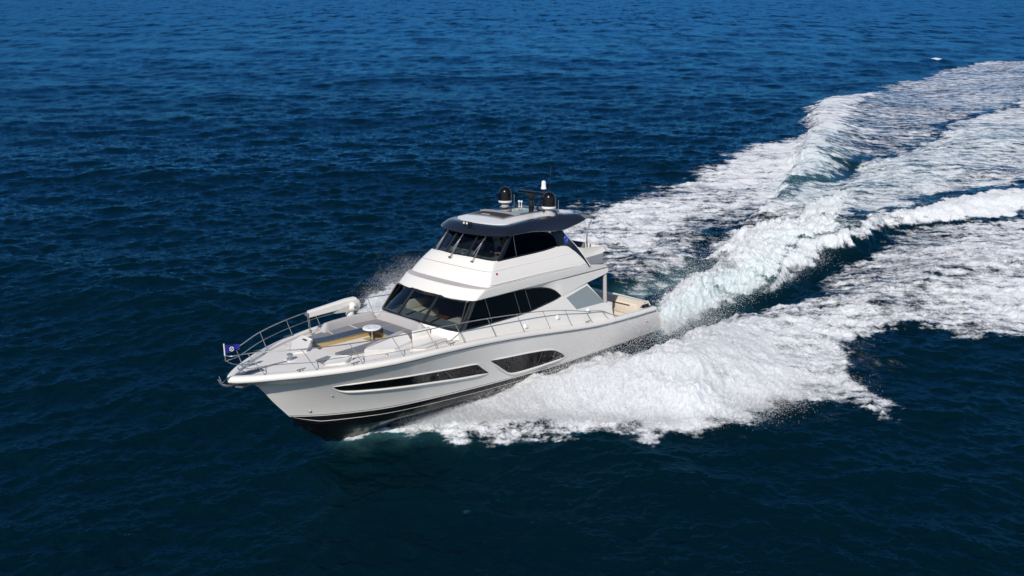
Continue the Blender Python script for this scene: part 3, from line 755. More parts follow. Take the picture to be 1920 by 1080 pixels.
ab = [(15.10, -1.05), (15.10, 1.30), (14.40, 1.30), (14.40, -1.05)]
B2 = bench('lounge_bench', ab, 2.754, 3.17)
cu = MB(); cu.prism([(15.14, -1.04), (15.14, 1.32), (14.40, 1.30), (14.40, -1.04)], lambda a, c: (a, c, 2.975), lambda a, c: (a, c, 3.17)); cu.build('seat_cushion', M['grey'], B2, bevel=0.03)
# seams across the cushions
for P in ([(16.95, -1.12, 3.174), (16.85, -1.66, 3.174)], [(15.85, -1.08, 3.174), (15.8, -1.8, 3.174)], ):
    b = MB(); b.tube(P, 0.012, 5); b.build('cushion_seam', M['white'], B1)
for P in ([(15.12, -0.5, 3.174), (14.5, -0.6, 3.174)], [(15.12, 0.45, 3.174), (14.5, 0.4, 3.174)]):
    b = MB(); b.tube(P, 0.010, 5); b.build('cushion_seam', M['greyback'], B2)
# thin dark blue sheets over the front faces of the grey cushions
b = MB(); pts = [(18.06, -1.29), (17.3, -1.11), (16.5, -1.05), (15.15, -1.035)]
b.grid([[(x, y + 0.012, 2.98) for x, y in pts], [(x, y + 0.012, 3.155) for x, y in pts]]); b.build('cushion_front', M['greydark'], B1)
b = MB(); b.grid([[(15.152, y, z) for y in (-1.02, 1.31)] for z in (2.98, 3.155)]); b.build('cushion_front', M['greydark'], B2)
def backrest(path, h, th, name, par, m, ends=True):
    """upholstered back following a path, leaning outwards"""
    P = curve(path, 40); rows = []
    for i, p in enumerate(P):
        d = P[min(i + 1, len(P) - 1)] - P[max(i - 1, 0)]; d = d[:2] / np.linalg.norm(d[:2]); nrm = np.array([-d[1], d[0]])
        e = 1.0 if not ends else min(1, 0.35 + i / 4, 0.35 + (len(P) - 1 - i) / 4)
        hh = h * e
        pr = [(0.0, 0.0), (0.06, hh * 0.8), (0.10, hh * 0.96), (0.16, hh), (0.16 + th, hh * 0.98), (0.20 + th, hh * 0.9), (0.20 + th, -0.2)]
        rows.append([(p[0] + nrm[0] * o, p[1] + nrm[1] * o, p[2] + z) for o, z in pr])
    b = MB(); b.grid(rows); b.add(rows[0], [tuple(range(7))]); b.add(rows[-1], [tuple(range(7))]); return b.build(name, m, par, smooth=60)
BR1 = backrest([(14.50, -1.62, 3.17), (15.5, -1.68, 3.17), (16.4, -1.62, 3.17), (17.05, -1.50, 3.17)][::-1], 0.32, 0.06, 'backrest', B1, M['greyback'])
BR2 = backrest([(14.52, -1.66, 3.17), (14.48, -0.6, 3.17), (14.50, 0.5, 3.17), (14.62, 1.30, 3.17)], 0.34, 0.05, 'backrest', B2, M['greyback'])
b = MB(); b.box(14.2, 15.05, 1.32, 1.42, 2.95, 3.40); b.build('bench_end', M['gel'], B2, bevel=0.03)
b = MB(); b.prism([(14.2, 1.43), (15.05, 1.43), (15.75, 2.2), (15.3, 2.42), (14.2, 2.38)], lambda a, c: (a, c, 3.12 - 0.13 * max(0, a - 14.9)), lambda a, c: (a, c, 2.85)); b.build('side_pod', M['gel'], bevel=0.05)
# low port lounge
pb = [(18.15, 0.84), (16.62, 0.74), (15.15, 0.58), (15.15, 0.80), (17.05, 1.36), (18.1, 1.20)]
B3 = MB(); B3.prism(pb, lambda a, c: (a, c, 2.755), lambda a, c: (a, c, 3.08)); B3 = B3.build('lounge_bench', M['gel'], bevel=0.02)
b = MB(); b.prism([(x, y) for x, y in pb], lambda a, c: (a, c, 3.082), lambda a, c: (a, c, 3.17)); b.build('seat_cushion', M['grey'], B3, bevel=0.02)
b = MB(); P_ = [(17.15, 1.36), (15.15, 0.78)]
b.prism([(17.2, 1.40), (17.05, 1.28), (15.15, 0.70), (15.10, 0.92)], lambda a, c: (a, c, 3.171), lambda a, c: (a, c, 3.29)); b.build('backrest', M['greyback'], B3, bevel=0.03)
b = MB(); b.prism([(17.35, 1.50), (17.2, 1.41), (15.12, 0.93), (15.05, 1.05), (15.25, 1.55), (16.2, 1.80)], lambda a, c: (a, c, 3.26 - 0.26 * max(0, (c - 0.93 - 0.23 * (a - 15.12)))), lambda a, c: (a, c, 2.8)); b.build('bench_shell', M['gel'], B3, bevel=0.03)
# table
q = MB(); q.lathe((15.55, -0.52, 3.24), [(0, -0.03), (0.32, -0.03), (0.37, -0.01), (0.37, 0.03), (0.34, 0.05), (0.24, 0.045), (0, 0.045)], 28); TB = q.build('table_top', M['white'])
q = MB(); q.lathe((15.55, -0.52, 2.75), [(0.13, 0), (0.12, 0.02), (0.035, 0.04), (0.035, 0.48)], 16); q.build('table_pedestal', M['chrome'], TB)
for k in range(4):
    a = k * math.pi / 2 + 0.4
    q = MB(); q.lathe((15.55 + 0.19 * math.cos(a), -0.52 + 0.19 * math.sin(a), 3.286), [(0.045, 0.0), (0.05, 0.004), (0.055, 0.0)], 12); q.build('cup_holder', M['frost'], TB)
# locker block ahead of the lounge
q = MB(); q.prism([(19.15, -0.62), (18.62, -1.32), (18.1, -1.45), (18.1, -0.75), (18.6, -0.3)], lambda a, c: (a, c, 2.95), lambda a, c: (a, c, 3.30 - 0.30 * max(0, a - 18.2))); LK = q.build('deck_locker', M['gel'], bevel=0.04)
q = MB(); q.box(18.25, 18.33, -1.05, -0.85, 3.301, 3.32); q.build('latch', M['frame'], LK)
q = MB(); q.prism([(18.9, 1.30), (18.3, 1.72), (17.9, 1.55), (18.35, 1.0)], lambda a, c: (a, c, 2.95), lambda a, c: (a, c, 3.16 - 0.14 * max(0, a - 18.2))); LK2 = q.build('deck_locker', M['gel'], bevel=0.04)
q = MB(); q.prism([(18.9, 1.26), (18.88, 0.7), (18.4, 0.7), (18.36, 0.98)], lambda a, c: (a, c, 3.0), lambda a, c: (a, c, 3.10 - 0.1 * max(0, a - 18.3))); q.build('locker_pad', M['grey'], LK2, bevel=0.03)
# deck seams and hatches
def strip(name, pts, wd, m, par=YACHT):
    q = MB(); q.tube(pts, wd, 5); return q.build(name, m, par)
for s in (1, -1):
    strip('deck_seam', [(x, s * (float(YS(x)) - 0.62), float(ZS(x)) + 0.085) for x in np.linspace(16.2, 20.2, 20)], 0.010, M['seam'])
    strip('deck_seam', [(x, s * (float(YS(x)) - 0.30), float(ZS(x)) + 0.082) for x in np.linspace(5, 20.6, 40)], 0.010, M['stripgrey'])
    for x in (15.9, 17.3, 18.6):
        strip('deck_seam', [(x, s * (float(YS(x)) - 0.62), float(ZS(x)) + 0.088), (x, s * (float(YS(x)) - 0.30), float(ZS(x)) + 0.083)], 0.009, M['seam'])
    for x, y in ((17.6, 1.75), (16.7, 1.95), (18.8, 1.1)):
        q = MB(); q.lathe((x, s * y, float(ZS(x)) + 0.10), [(0, 0.02), (0.05, 0.018), (0.06, 0)], 10); q.build('filler_cap', M['steel_dark'])
# anchor gear on the bow
q = MB(); q.box(19.3, 19.62, -0.22, 0.18, 2.97, 3.06); q.build('windlass_plinth', M['gel'], bevel=0.03)
q = MB(); q.lathe((19.48, 0.02, 3.06), [(0.12, 0), (0.11, 0.06), (0.07, 0.08), (0.07, 0.16), (0.11, 0.18), (0.11, 0.21), (0, 0.22)], 18); q.lathe((19.36, -0.1, 3.06), [(0.05, 0), (0.05, 0.12), (0, 0.13)], 12); q.build('windlass', M['chrome'])
q = MB(); rng = random.Random(4)
for k in range(34):
    x = 19.62 + 1.55 * k / 33; a = k % 2
    z = 3.045 - 0.0 * k
    ring_ = [(x + 0.035 * math.cos(t), 0.03 + (0.025 * math.sin(t) if a else 0), z + (0 if a else 0.025 * math.sin(t))) for t in np.linspace(0, 2 * math.pi, 9)]
    q.tube(ring_, 0.010, 5, caps=False)
q.build('anchor_chain', M['steel_dark'])
q = MB(); q.box(20.6, 21.5, -0.12, 0.24, 2.95, 3.03); q.build('chain_channel', M['steel_dark'], bevel=0.01)
q = MB(); q.tube([(21.2, 0.03, 3.01), (21.85, 0.03, 2.98)], 0.05, 8); q.build('bow_roller', M['chrome'])
q = MB(); q.tube(curve([(21.2, 0.03, 2.80), (21.75, 0.03, 2.72), (22.02, 0.03, 2.80), (22.18, 0.03, 3.05)], 14), [0.05] * 10 + [0.04, 0.035, 0.03, 0.015], 8)
q.tube([(22.05, 0.03, 2.86), (22.02, -0.2, 3.05)], [0.03, 0.012], 6); q.tube([(22.05, 0.03, 2.86), (22.02, 0.26, 3.05)], [0.03, 0.012], 6)
q.prism([(21.0, -0.12), (21.45, -0.18), (21.6, 0.03), (21.45, 0.24), (21.0, 0.18)], lambda a, c: (a, c, 2.60), lambda a, c: (a, c, 2.66)); q.build('anchor', M['chrome'])
for s in (1, -1):
    for x in (19.9, 18.25, 14.4, 6.3, 1.25):
        if s < 0 and x < 14:
            pass
        y = s * (float(YS(x)) - 0.12); z = float(ZS(x)) + 0.185
        q = MB(); q.tube([(x - 0.17, y, z + 0.085), (x + 0.17, y, z + 0.085)], 0.018, 6); q.tube([(x - 0.06, y, z), (x - 0.06, y, z + 0.085)], 0.016, 6); q.tube([(x + 0.06, y, z), (x + 0.06, y, z + 0.085)], 0.016, 6)
        q.build('cleat', M['steel_dark'])
q = MB(); q.box(1.15, 1.75, 2.42, 2.62, 1.86, 1.90); q.tube([(1.2, 2.52, 1.95), (1.7, 2.52, 1.95)], 0.05, 8); q.build('stern_fairlead', M['frame'], bevel=0.01)

# rails round the foredeck
def rail_pt(x, s, h, inn):
    return (x, s * max(0.0, float(YS(x)) - inn), float(ZS(x)) + h)
stp = [20.89, 19.45, 17.99, 16.51, 15.1, 13.75, 12.1, 10.45, 8.85, 7.4, 5.95, 4.75]
for s in (1, -1):
    base = [rail_pt(x, s, 0.18, 0.13) for x in stp]
    tops = []
    for x in stp:
        h = 0.76 if x > 8 else 0.76 * (0.45 + 0.55 * max(0, (x - 4.2) / 3.8))
        tops.append(rail_pt(x + 0.36, s, 0.18 + h, 0.13 + 0.10))
    top = [(21.84, 0, 3.80), (21.78, s * 0.18, 3.79)] + tops + [(4.3, s * 2.72, 2.08), (3.95, s * 2.72, 1.98)]
    q = MB(); q.tube(curve(top, 120), 0.019, 8); RL = q.build('bow_rail', M['chrome'])
    for b_, t_ in zip(base, tops):
        q = MB(); q.tube([b_, t_], 0.014, 7); q.lathe(b_, [(0.045, 0), (0.04, 0.012), (0.02, 0.02)], 10); q.build('stanchion', M['chrome'], RL)
    nm = 5
    q = MB(); mid = [(21.82, 0, 3.60)] + [(21.72, s * 0.2, 3.52)] + [tuple(0.5 * (np.array(b_) + np.array(t_))) for b_, t_ in zip(base[:nm], tops[:nm])]
    if s < 0:
        q.tube(curve(mid, 50), 0.015, 6)
    else:
        q.tube(curve(mid[:3], 14), 0.015, 6)
    q.build('mid_rail', M['chrome'], RL)
q = MB(); q.tube([(21.84, 0, 3.58), (21.84, 0, 3.80)], 0.018, 7); q.build('rail_post', M['chrome'])
# pennant on its staff
q = MB(); q.tube([(21.84, 0, 3.78), (21.84, 0, 4.20)], 0.022, 8); FS_ = q.build('flag_staff', M['white'])
q = MB(); rows = []
for i in range(17):
    k = i / 16; x = 21.82 - 0.50 * k; wv = 0.05 * math.sin(7 * k) * k
    zt, zb_ = 4.16 - 0.09 * k, 3.85 + 0.03 * k
    rows.append([(x, wv + 0.006, zb_ + (zt - zb_) * j / 6) for j in range(7)])
q.grid(rows); q.build('flag', M['flag'], FS_, smooth=180)
q = MB(); fx, fz = 21.62, 3.985
for ph in (0.2, 0.2 + math.pi):
    pts = [(fx - 0.07 * math.cos(ph + 2.7 * k / 12), 0.075, fz + 0.07 * math.sin(ph + 2.7 * k / 12)) for k in range(13)]
    pts2 = [(fx - 0.07 * (1 - k / 7) * math.cos(ph + 0.9 * k / 6), 0.075, fz + 0.07 * (1 - k / 7) * math.sin(ph + 0.9 * k / 6)) for k in range(7)]
    q.tube(pts, 0.014, 5); q.tube(pts2, 0.014, 5)
q.build('flag_emblem', M['emblem'], FS_)

# tender crane on the starboard side deck
q = MB(); q.lathe((15.45, -2.12, 2.98), [(0.22, 0), (0.22, 0.08), (0.17, 0.12), (0.16, 0.62)], 20); CR = q.build('crane_post', M['gel'])
def boom_sec(x, z, hw, hh):
    return [(x, -2.12 + a * hw, z + b * hh) for a, b in ((-1, -0.8), (-1, 0.6), (-0.7, 1), (0.7, 1), (1, 0.6), (1, -0.8), (0.7, -1), (-0.7, -1))]
rows = [boom_sec(17.36, 3.86, 0.09, 0.13), boom_sec(16.5, 3.91, 0.11, 0.155), boom_sec(15.6, 3.96, 0.13, 0.185), boom_sec(15.2, 3.96, 0.14, 0.18), boom_sec(15.06, 3.90, 0.14, 0.10)]
q = MB(); q.grid(rows, close=True); q.f.append(tuple(range(8))); q.mi.append(0); q.f.append(tuple(range(32, 40))[::-1]); q.mi.append(0); q.build('crane_boom', M['gel'], CR, smooth=None)
q = MB(); q.grid([[(16.35, -1.96, 3.72), (16.2, -1.96, 3.68), (15.2, -1.96, 3.60), (15.05, -1.96, 3.75)], [(16.35, -1.94, 3.74), (15.9, -1.90, 3.88), (15.4, -1.88, 3.96), (15.06, -1.90, 3.92)]]); q.build('crane_shroud', M['gel'], CR)
q = MB(); q.lathe((15.42, -1.97, 3.82), [(0.19, 0), (0.19, 0.04), (0.165, 0.10), (0.10, 0.15), (0.05, 0.165), (0, 0.165)], 24, axis=(0, 1, 0)); q.build('crane_winch', M['gel'], CR, smooth=60)
q = MB(); q.lathe((15.42, -1.805, 3.82), [(0.04, 0), (0.04, 0.03), (0, 0.03)], 12, axis=(0, 1, 0)); q.build('winch_hub', M['steel_dark'], CR)
q = MB(); q.lathe((17.40, -2.2, 3.84), [(0.0, 0), (0.08, 0), (0.08, 0.16), (0, 0.16)], 14, axis=(0, 1, 0)); q.build('boom_sheave', M['chrome'], CR)
for dy in (-0.05, 0.05):
    q = MB(); q.tube([(17.38, -2.12 + dy, 3.82), (17.33, -2.1 + dy, 3.05)], 0.010, 5); q.build('crane_wire', M['chrome'], CR)
q = MB(); q.lathe((17.33, -2.1, 3.07), [(0.02, 0), (0.06, 0.03), (0.06, 0.13), (0.02, 0.17)], 10); q.build('crane_hook', M['chrome'], CR)

# ------------------------------------------------------------------ skipper at the upper helm
PER = bpy.data.objects.new('person', None); COL.objects.link(PER); PER.matrix_world = mw @ Matrix.Translation((9.55, 0.75, 5.2))
PER['label'] = 'person in dark shirt seated at the upper helm behind the windscreen'; PER['category'] = 'person'
def skin_body(name, verts, edges, radii, m, par, root=0, sub=2):
    me = bpy.data.meshes.new(name); me.from_pydata(verts, edges, []); o = bpy.data.objects.new(name, me); COL.objects.link(o); o.parent = par
    md = o.modifiers.new('skin', 'SKIN'); md.use_smooth_shade = True
    for i, r in enumerate(radii):
        me.skin_vertices[0].data[i].radius = (r, r) if not isinstance(r, tuple) else r
        me.skin_vertices[0].data[i].use_root = (i == root)
    sm = o.modifiers.new('sub', 'SUBSURF'); sm.levels = sub; sm.render_levels = sub
    me.materials.append(m); return o
V = [(0, 0, 0.10), (0, 0, 0.28), (0.02, 0, 0.46), (0.05, 0, 0.62), (0.06, 0, 0.71), (0.08, 0, 0.80), (0.09, 0, 0.92)]
E_ = [(i, i + 1) for i in range(6)]; Rr = [(0.15, 0.11), (0.13, 0.10), (0.16, 0.11), (0.09, 0.07), 0.052, (0.075, 0.09), (0.07, 0.085)]
for s in (1, -1):
    o = len(V); V += [(0.04, s * 0.19, 0.56), (0.16, s * 0.25, 0.34), (0.42, s * 0.17, 0.40), (0.50, s * 0.15, 0.42)]; E_ += [(2, o), (o, o + 1), (o + 1, o + 2), (o + 2, o + 3)]; Rr += [0.06, 0.045, 0.034, 0.03]
    for fk, (dy, dz, ln) in enumerate(((-0.036, 0.01, 0.075), (-0.012, 0.018, 0.085), (0.012, 0.018, 0.08), (0.034, 0.008, 0.06), (-s * 0.05, 0.0, 0.05))):
        p = len(V); bx, by, bz = V[o + 3]; V += [(bx + 0.04, by + dy, bz + dz), (bx + 0.04 + ln * 0.6, by + dy, bz + dz), (bx + 0.05 + ln * 0.7, by + dy, bz + dz - 0.04)]; E_ += [(o + 3, p), (p, p + 1), (p + 1, p + 2)]; Rr += [0.010, 0.009, 0.008]
    o = len(V); V += [(0.08, s * 0.10, 0.06), (0.45, s * 0.13, 0.10), (0.42, s * 0.13, -0.30), (0.43, s * 0.13, -0.62), (0.58, s * 0.14, -0.66)]; E_ += [(0, o), (o, o + 1), (o + 1, o + 2), (o + 2, o + 3), (o + 3, o + 4)]; Rr += [0.09, 0.065, 0.055, 0.04, 0.035]
skin_body('body', V, E_, Rr, M['skin'], PER)
V2 = [(0, 0, 0.08), (0, 0, 0.28), (0.02, 0, 0.46), (0.045, 0, 0.60)]; E2 = [(0, 1), (1, 2), (2, 3)]; R2 = [(0.17, 0.13), (0.15, 0.12), (0.18, 0.13), (0.10, 0.085)]
for s in (1, -1):
    o = len(V2); V2 += [(0.04, s * 0.19, 0.56), (0.12, s * 0.235, 0.42)]; E2 += [(2, o), (o, o + 1)]; R2 += [0.075, 0.062]
    o = len(V2); V2 += [(0.08, s * 0.10, 0.06), (0.47, s * 0.13, 0.10), (0.42, s * 0.13, -0.50)]; E2 += [(0, o), (o, o + 1), (o + 1, o + 2)]; R2 += [0.10, 0.08, 0.065]
skin_body('clothing', V2, E2, R2, M['shirt'], PER)
q = MB(); prof = [(0.095 * math.cos(a), 0.105 * math.sin(a)) for a in np.linspace(0.1, math.pi / 2, 8)]; q.lathe((0.07, 0, 0.91), prof, 18); q.build('hair', M['hair'], PER)
q = MB(); q.tube([(0.165, 0, 0.87), (0.185, 0, 0.845), (0.165, 0, 0.835)], [0.008, 0.014, 0.01], 6); q.build('nose', M['skin'], PER)

# ------------------------------------------------------------------ the sea
def tile(N, Lm, lmin, lmax, wdir, spread, slope, seed):
    """random-phase wave field on a periodic tile; returns height and choppy offsets, unit rms"""
    r = np.random.default_rng(seed)
    k = 2 * np.pi * np.fft.fftfreq(N, Lm / N); kx, ky = np.meshgrid(k, k, indexing='xy')
    kk = np.hypot(kx, ky); kk[0, 0] = 1
    lam = 2 * np.pi / kk
    amp = lam ** slope * np.exp(-(lmin / lam) ** -0.0) * (lam > lmin) * (lam < lmax)
    amp = amp * np.exp(-(lam / lmax) ** 4)
    cosd = (kx * wdir[0] + ky * wdir[1]) / kk
    amp = amp * (np.abs(cosd) ** spread + 0.05)
    amp[0, 0] = 0
    H = amp * (r.normal(size=(N, N)) + 1j * r.normal(size=(N, N)))
    h = np.fft.ifft2(H).real
    sc = 1 / h.std()
    dx = np.fft.ifft2(1j * kx / kk * H).real * sc; dy = np.fft.ifft2(1j * ky / kk * H).real * sc
    return (h * sc).astype(np.float32), dx.astype(np.float32), dy.astype(np.float32)

def samp(T, Lm, x, y):
    N = T.shape[0]; u = (x / Lm) % 1.0 * N; v = (y / Lm) % 1.0 * N
    i = u.astype(np.int32) % N; j = v.astype(np.int32) % N; fu = (u - np.floor(u)).astype(np.float32); fv = (v - np.floor(v)).astype(np.float32)
    i1 = (i + 1) % N; j1 = (j + 1) % N
    return (T[j, i] * (1 - fu) + T[j, i1] * fu) * (1 - fv) + (T[j1, i] * (1 - fu) + T[j1, i1] * fu) * fv

def sstep(a, b, x):
    t = np.clip((x - a) / (b - a), 0, 1); return t * t * (3 - 2 * t)

def poly_sd(P, x, y):
    """signed distance to a polygon, positive inside"""
    P = np.array(P); d = np.full(x.shape, 1e9, np.float32); ins = np.zeros(x.shape, bool)
    for k in range(len(P)):
        a, b = P[k], P[(k + 1) % len(P)]
        e = b - a; t = np.clip(((x - a[0]) * e[0] + (y - a[1]) * e[1]) / (e @ e), 0, 1)
        d = np.minimum(d, np.hypot(x - a[0] - t * e[0], y - a[1] - t * e[1]))
        c = (a[1] > y) != (b[1] > y)
        with np.errstate(divide='ignore', invalid='ignore'):
            ins ^= c & (x < (b[0] - a[0]) * (y - a[1]) / (b[1] - a[1] + 1e-12) + a[0])
    return np.where(ins, d, -d)

def line_dist(P, x, y):
    """distance to a polyline, signed (left positive), and the vertex parameter along it"""
    P = np.array(P, float); best = np.full(x.shape, 1e9, np.float32); par = np.zeros(x.shape, np.float32); sg = np.ones(x.shape, np.float32)
    for k in range(len(P) - 1):
        a, b = P[k], P[k + 1]; e = b - a
        t = np.clip(((x - a[0]) * e[0] + (y - a[1]) * e[1]) / (e @ e), 0, 1)
        d = np.hypot(x - a[0] - t * e[0], y - a[1] - t * e[1]); m = d < best
        best = np.where(m, d, best); par = np.where(m, k + t, par); sg = np.where(m, np.sign(e[0] * (y - a[1]) - e[1] * (x - a[0])), sg)
    return best * sg, par

NA, NR = 1500, 1010
az = np.concatenate([np.linspace(-math.radians(88), -math.radians(41.2), 160), np.linspace(-math.radians(41), math.radians(41), NA), np.linspace(math.radians(41.2), math.radians(88), 160)])
NA = len(az)
dep = np.concatenate([np.linspace(math.radians(56), math.radians(43), 60)[:-1], np.linspace(math.radians(43), math.radians(1.6), 900)[:-1], np.geomspace(math.radians(1.6), math.radians(0.12), 52)])
rad = CAM_H / np.tan(dep)
NR = len(rad)
A2, R2_ = np.meshgrid(az, rad)
X = (np.sin(A2) * R2_).astype(np.float64); Y = (np.cos(A2) * R2_).astype(np.float64)
dr = np.gradient(rad)[:, None] * np.ones_like(X)

t1 = tile(512, 180.0, 5.0, 45.0, (0.25, 0.97), 1.0, 2.0, 1)
t2 = tile(1024, 71.0, 0.8, 6.0, (-0.15, 0.99), 1.2, 2.1, 2)
t3 = tile(1024, 23.3, 0.15, 1.7, (0.3, 0.95), 0.9, 2.0, 3)
nz = tile(1024, 31.0, 0.12, 6.0, (1, 0), 0.0, 1.5, 5)[0]
nb_ = tile(512, 90.0, 1.5, 30.0, (1, 0), 0.0, 1.8, 6)[0]
nf = tile(1024, 13.0, 0.06, 1.2, (1, 0), 0.0, 1.35, 7)[0]

def fade(l):
    return 1 - sstep(0.25 * l, 0.9 * l, dr)
c, s_ = math.cos(0.4), math.sin(0.4)
Xr, Yr = X * c + Y * s_, -X * s_ + Y * c
H = 0.11 * samp(t1[0], 180.0, X, Y) * fade(45) + 0.050 * samp(t2[0], 71.0, X, Y) * fade(5) + 0.024 * samp(t3[0], 23.3, Xr, Yr) * fade(1.2)
DX = 0.10 * samp(t1[1], 180.0, X, Y) * fade(22) + 0.065 * samp(t2[1], 71.0, X, Y) * fade(5)
DY = 0.10 * samp(t1[2], 180.0, X, Y) * fade(22) + 0.065 * samp(t2[2], 71.0, X, Y) * fade(5)

# warped coordinates give the foam its ragged edges
wx = 1.0 * samp(nb_, 90.0, X, Y) + 0.35 * samp(nz, 31.0, X, Y)
wy = 1.0 * samp(nb_, 90.0, X + 40, Y + 17) + 0.35 * samp(nz, 31.0, X + 9, Y + 3)
XW, YW = X + 0.9 * wx, Y + 0.9 * wy

def zone(px, edge, strength, warp=1.0):
    P = [sea(u, v) for u, v in px]
    x0, y0 = np.min(P, 0) - 6; x1, y1 = np.max(P, 0) + 6
    m = (X > x0) & (X < x1) & (Y > y0) & (Y < y1)
    out = np.zeros_like(X)
    xx, yy = X[m] + warp * 0.9 * wx[m], Y[m] + warp * 0.9 * wy[m]
    out[m] = strength * sstep(-edge, edge, poly_sd(P, xx, yy))
    return out
def ridge(px, amp, wl, wr, warp=0.4):
    P = [sea(u, v) for u, v in px]
    W = max(np.max(wl), np.max(wr)) * 3.2
    x0, y0 = np.min(P, 0) - W; x1, y1 = np.max(P, 0) + W
    m = (X > x0) & (X < x1) & (Y > y0) & (Y < y1)
    out = np.zeros_like(X)
    d, par = line_dist(P, X[m] + warp * wx[m], Y[m] + warp * wy[m])
    idx = np.arange(len(P))
    a = np.interp(par, idx, amp); l = np.interp(par, idx, wl); r = np.interp(par, idx, wr)
    out[m] = a * np.exp(-(d / np.where(d > 0, l, r)) ** 2)
    return out

# foam zones of the wake
Z1 = zone([(900, 420), (1045, 388), (1110, 381), (1170, 372), (1230, 347), (1290, 332), (1330, 308), (1375, 292), (1430, 272), (1490, 258), (1525, 222), (1555, 182), (1600, 172), (1640, 170), (1700, 152), (1760, 132), (1850, 117), (2150, 100), (2150, 150), (1920, 190), (1780, 225), (1700, 268), (1600, 310), (1520, 350), (1480, 395), (1400, 425), (1300, 480), (1180, 535), (1130, 520), (1000, 480)], 1.0, 0.54, 1.0)
Z1b = zone([(1000, 420), (1110, 384), (1170, 374), (1230, 350), (1290, 335), (1375, 294), (1430, 275), (1490, 262), (1525, 225), (1555, 184), (1600, 175), (1640, 175), (1620, 210), (1580, 260), (1540, 310), (1510, 350), (1490, 375), (1400, 395), (1300, 430), (1180, 480), (1100, 470)], 1.2, 0.84, 0.7)
Z2 = zone([(1228, 600), (1235, 560), (1300, 502), (1350, 467), (1400, 434), (1440, 408), (1500, 375), (1560, 345), (1640, 308), (1720, 262), (1800, 228), (2150, 120), (2150, 320), (1920, 345), (1780, 365), (1700, 390), (1620, 420), (1560, 448), (1480, 490), (1420, 525), (1340, 570), (1250, 615)], 0.7, 0.70, 0.8)
Z2b = zone([(1232, 606), (1240, 565), (1310, 518), (1400, 455), (1500, 405), (1600, 360), (1570, 425), (1490, 492), (1410, 546), (1330, 584), (1252, 618)], 0.5, 1.15, 0.5)
Z3 = zone([(1420, 545), (1470, 505), (1540, 462), (1630, 424), (1760, 392), (2150, 325), (2150, 365), (1800, 412), (1700, 428), (1600, 452), (1500, 506), (1430, 550)], 0.35, 1.0, 0.5)
Z4 = zone([(1000, 720), (1060, 660), (1240, 640), (1300, 625), (1400, 592), (1500, 572), (1600, 530), (1680, 480), (1800, 440), (2150, 370), (2150, 590), (1920, 610), (1860, 605), (1800, 600), (1740, 602), (1690, 632), (1685, 655), (1640, 690), (1690, 745), (1714, 776), (1640, 757), (1560, 745), (1500, 735), (1440, 760), (1380, 780), (1240, 792), (1040, 788), (900, 790), (800, 791), (740, 795), (820, 775), (900, 750)], 0.7, 0.78, 0.9)
Z4b = zone([(745, 795), (900, 750), (1060, 660), (1240, 640), (1400, 630), (1500, 670), (1480, 730), (1380, 775), (1240, 791), (900, 790)], 0.5, 1.15, 0.5)
ZW = zone([(1744, 116), (1750, 112), (1760, 113), (1766, 116), (1755, 117)], 0.5, 1.2, 0.2)
ZB_ = ridge([(655, 821), (690, 812), (720, 801), (750, 796)], [0.8, 1.0, 1.1, 1.2], [0.12, 0.16, 0.22, 0.3], [0.12, 0.16, 0.22, 0.3], 0.1)
Z5 = zone([(1560, 515), (1630, 462), (1710, 432), (1800, 417), (2150, 368), (2150, 450), (1800, 500), (1650, 545), (1540, 555)], 0.8, 0.68, 0.8)
Z6 = zone([(1380, 640), (1500, 610), (1660, 650), (1650, 690), (1695, 748), (1716, 778), (1640, 758), (1560, 748), (1500, 738), (1440, 762), (1380, 778)], 0.5, 0.92, 0.7)
FOAM = np.maximum.reduce([Z6, Z5, ZB_, Z1, Z1b, Z2, Z2b, Z3, Z4, Z4b, ZW])
# long streaks and patches break the foam up
FOAM = FOAM * (1 + 0.10 * samp(nb_, 90.0, X * 0.6, Y * 1.7))
# aerated, paler green water inside the propeller wash and under the crests
AER = np.maximum.reduce([ridge([(1240, 605), (1320, 565), (1400, 525), (1480, 482), (1560, 440)], [0.4, 0.45, 0.4, 0.25, 0.1], [0.9] * 5, [1.1] * 5),
                         ridge([(1490, 380), (1510, 330), (1550, 260)], [0.25, 0.3, 0.15], [1.5] * 3, [3.0] * 3),
                         ridge([(1560, 400), (1700, 330), (1900, 250)], [0.15, 0.2, 0.15], [3, 4, 5], [3, 4, 5]),
                         0.5 * ridge([(1170, 540), (1240, 515), (1300, 490)], [0.5, 0.6, 0.2], [1.0] * 3, [1.0] * 3),
                         ridge([(690, 812), (760, 800), (900, 798)], [0.25, 0.3, 0.1], [0.8] * 3, [0.8] * 3)])
# heights: bow-wave crest far side, propeller hump, near inner crest, troughs
BUMPS = ridge([(1425, 425), (1480, 380), (1495, 340), (1515, 292), (1538, 240), (1568, 196), (1615, 178)], [0.2, 0.8, 1.15, 1.25, 1.15, 0.85, 0.35], [0.6, 0.6, 0.7, 0.8, 1.0, 1.4, 1.8], [1.8, 2.2, 3, 3.4, 4, 4.5, 5])
BUMPS += ridge([(1248, 590), (1300, 556), (1360, 520), (1440, 470), (1520, 425), (1620, 372), (1720, 322), (1900, 240)], [0.45, 0.95, 1.15, 1.0, 0.8, 0.6, 0.45, 0.35], [1.2, 1.5, 1.9, 2.3, 2.6, 3, 4, 5], [1.0, 1.3, 1.6, 2.0, 2.4, 3, 4, 5])
BUMPS += ridge([(1430, 550), (1480, 508), (1540, 470), (1620, 433), (1700, 414), (1780, 400), (1920, 375), (2150, 340)], [0.1, 0.5, 0.8, 0.95, 0.95, 0.85, 0.7, 0.5], [1.6, 1.8, 2, 2.4, 2.8, 3, 3, 3], [0.7, 0.8, 0.9, 1.0, 1.2, 1.2, 1.3, 1.5])
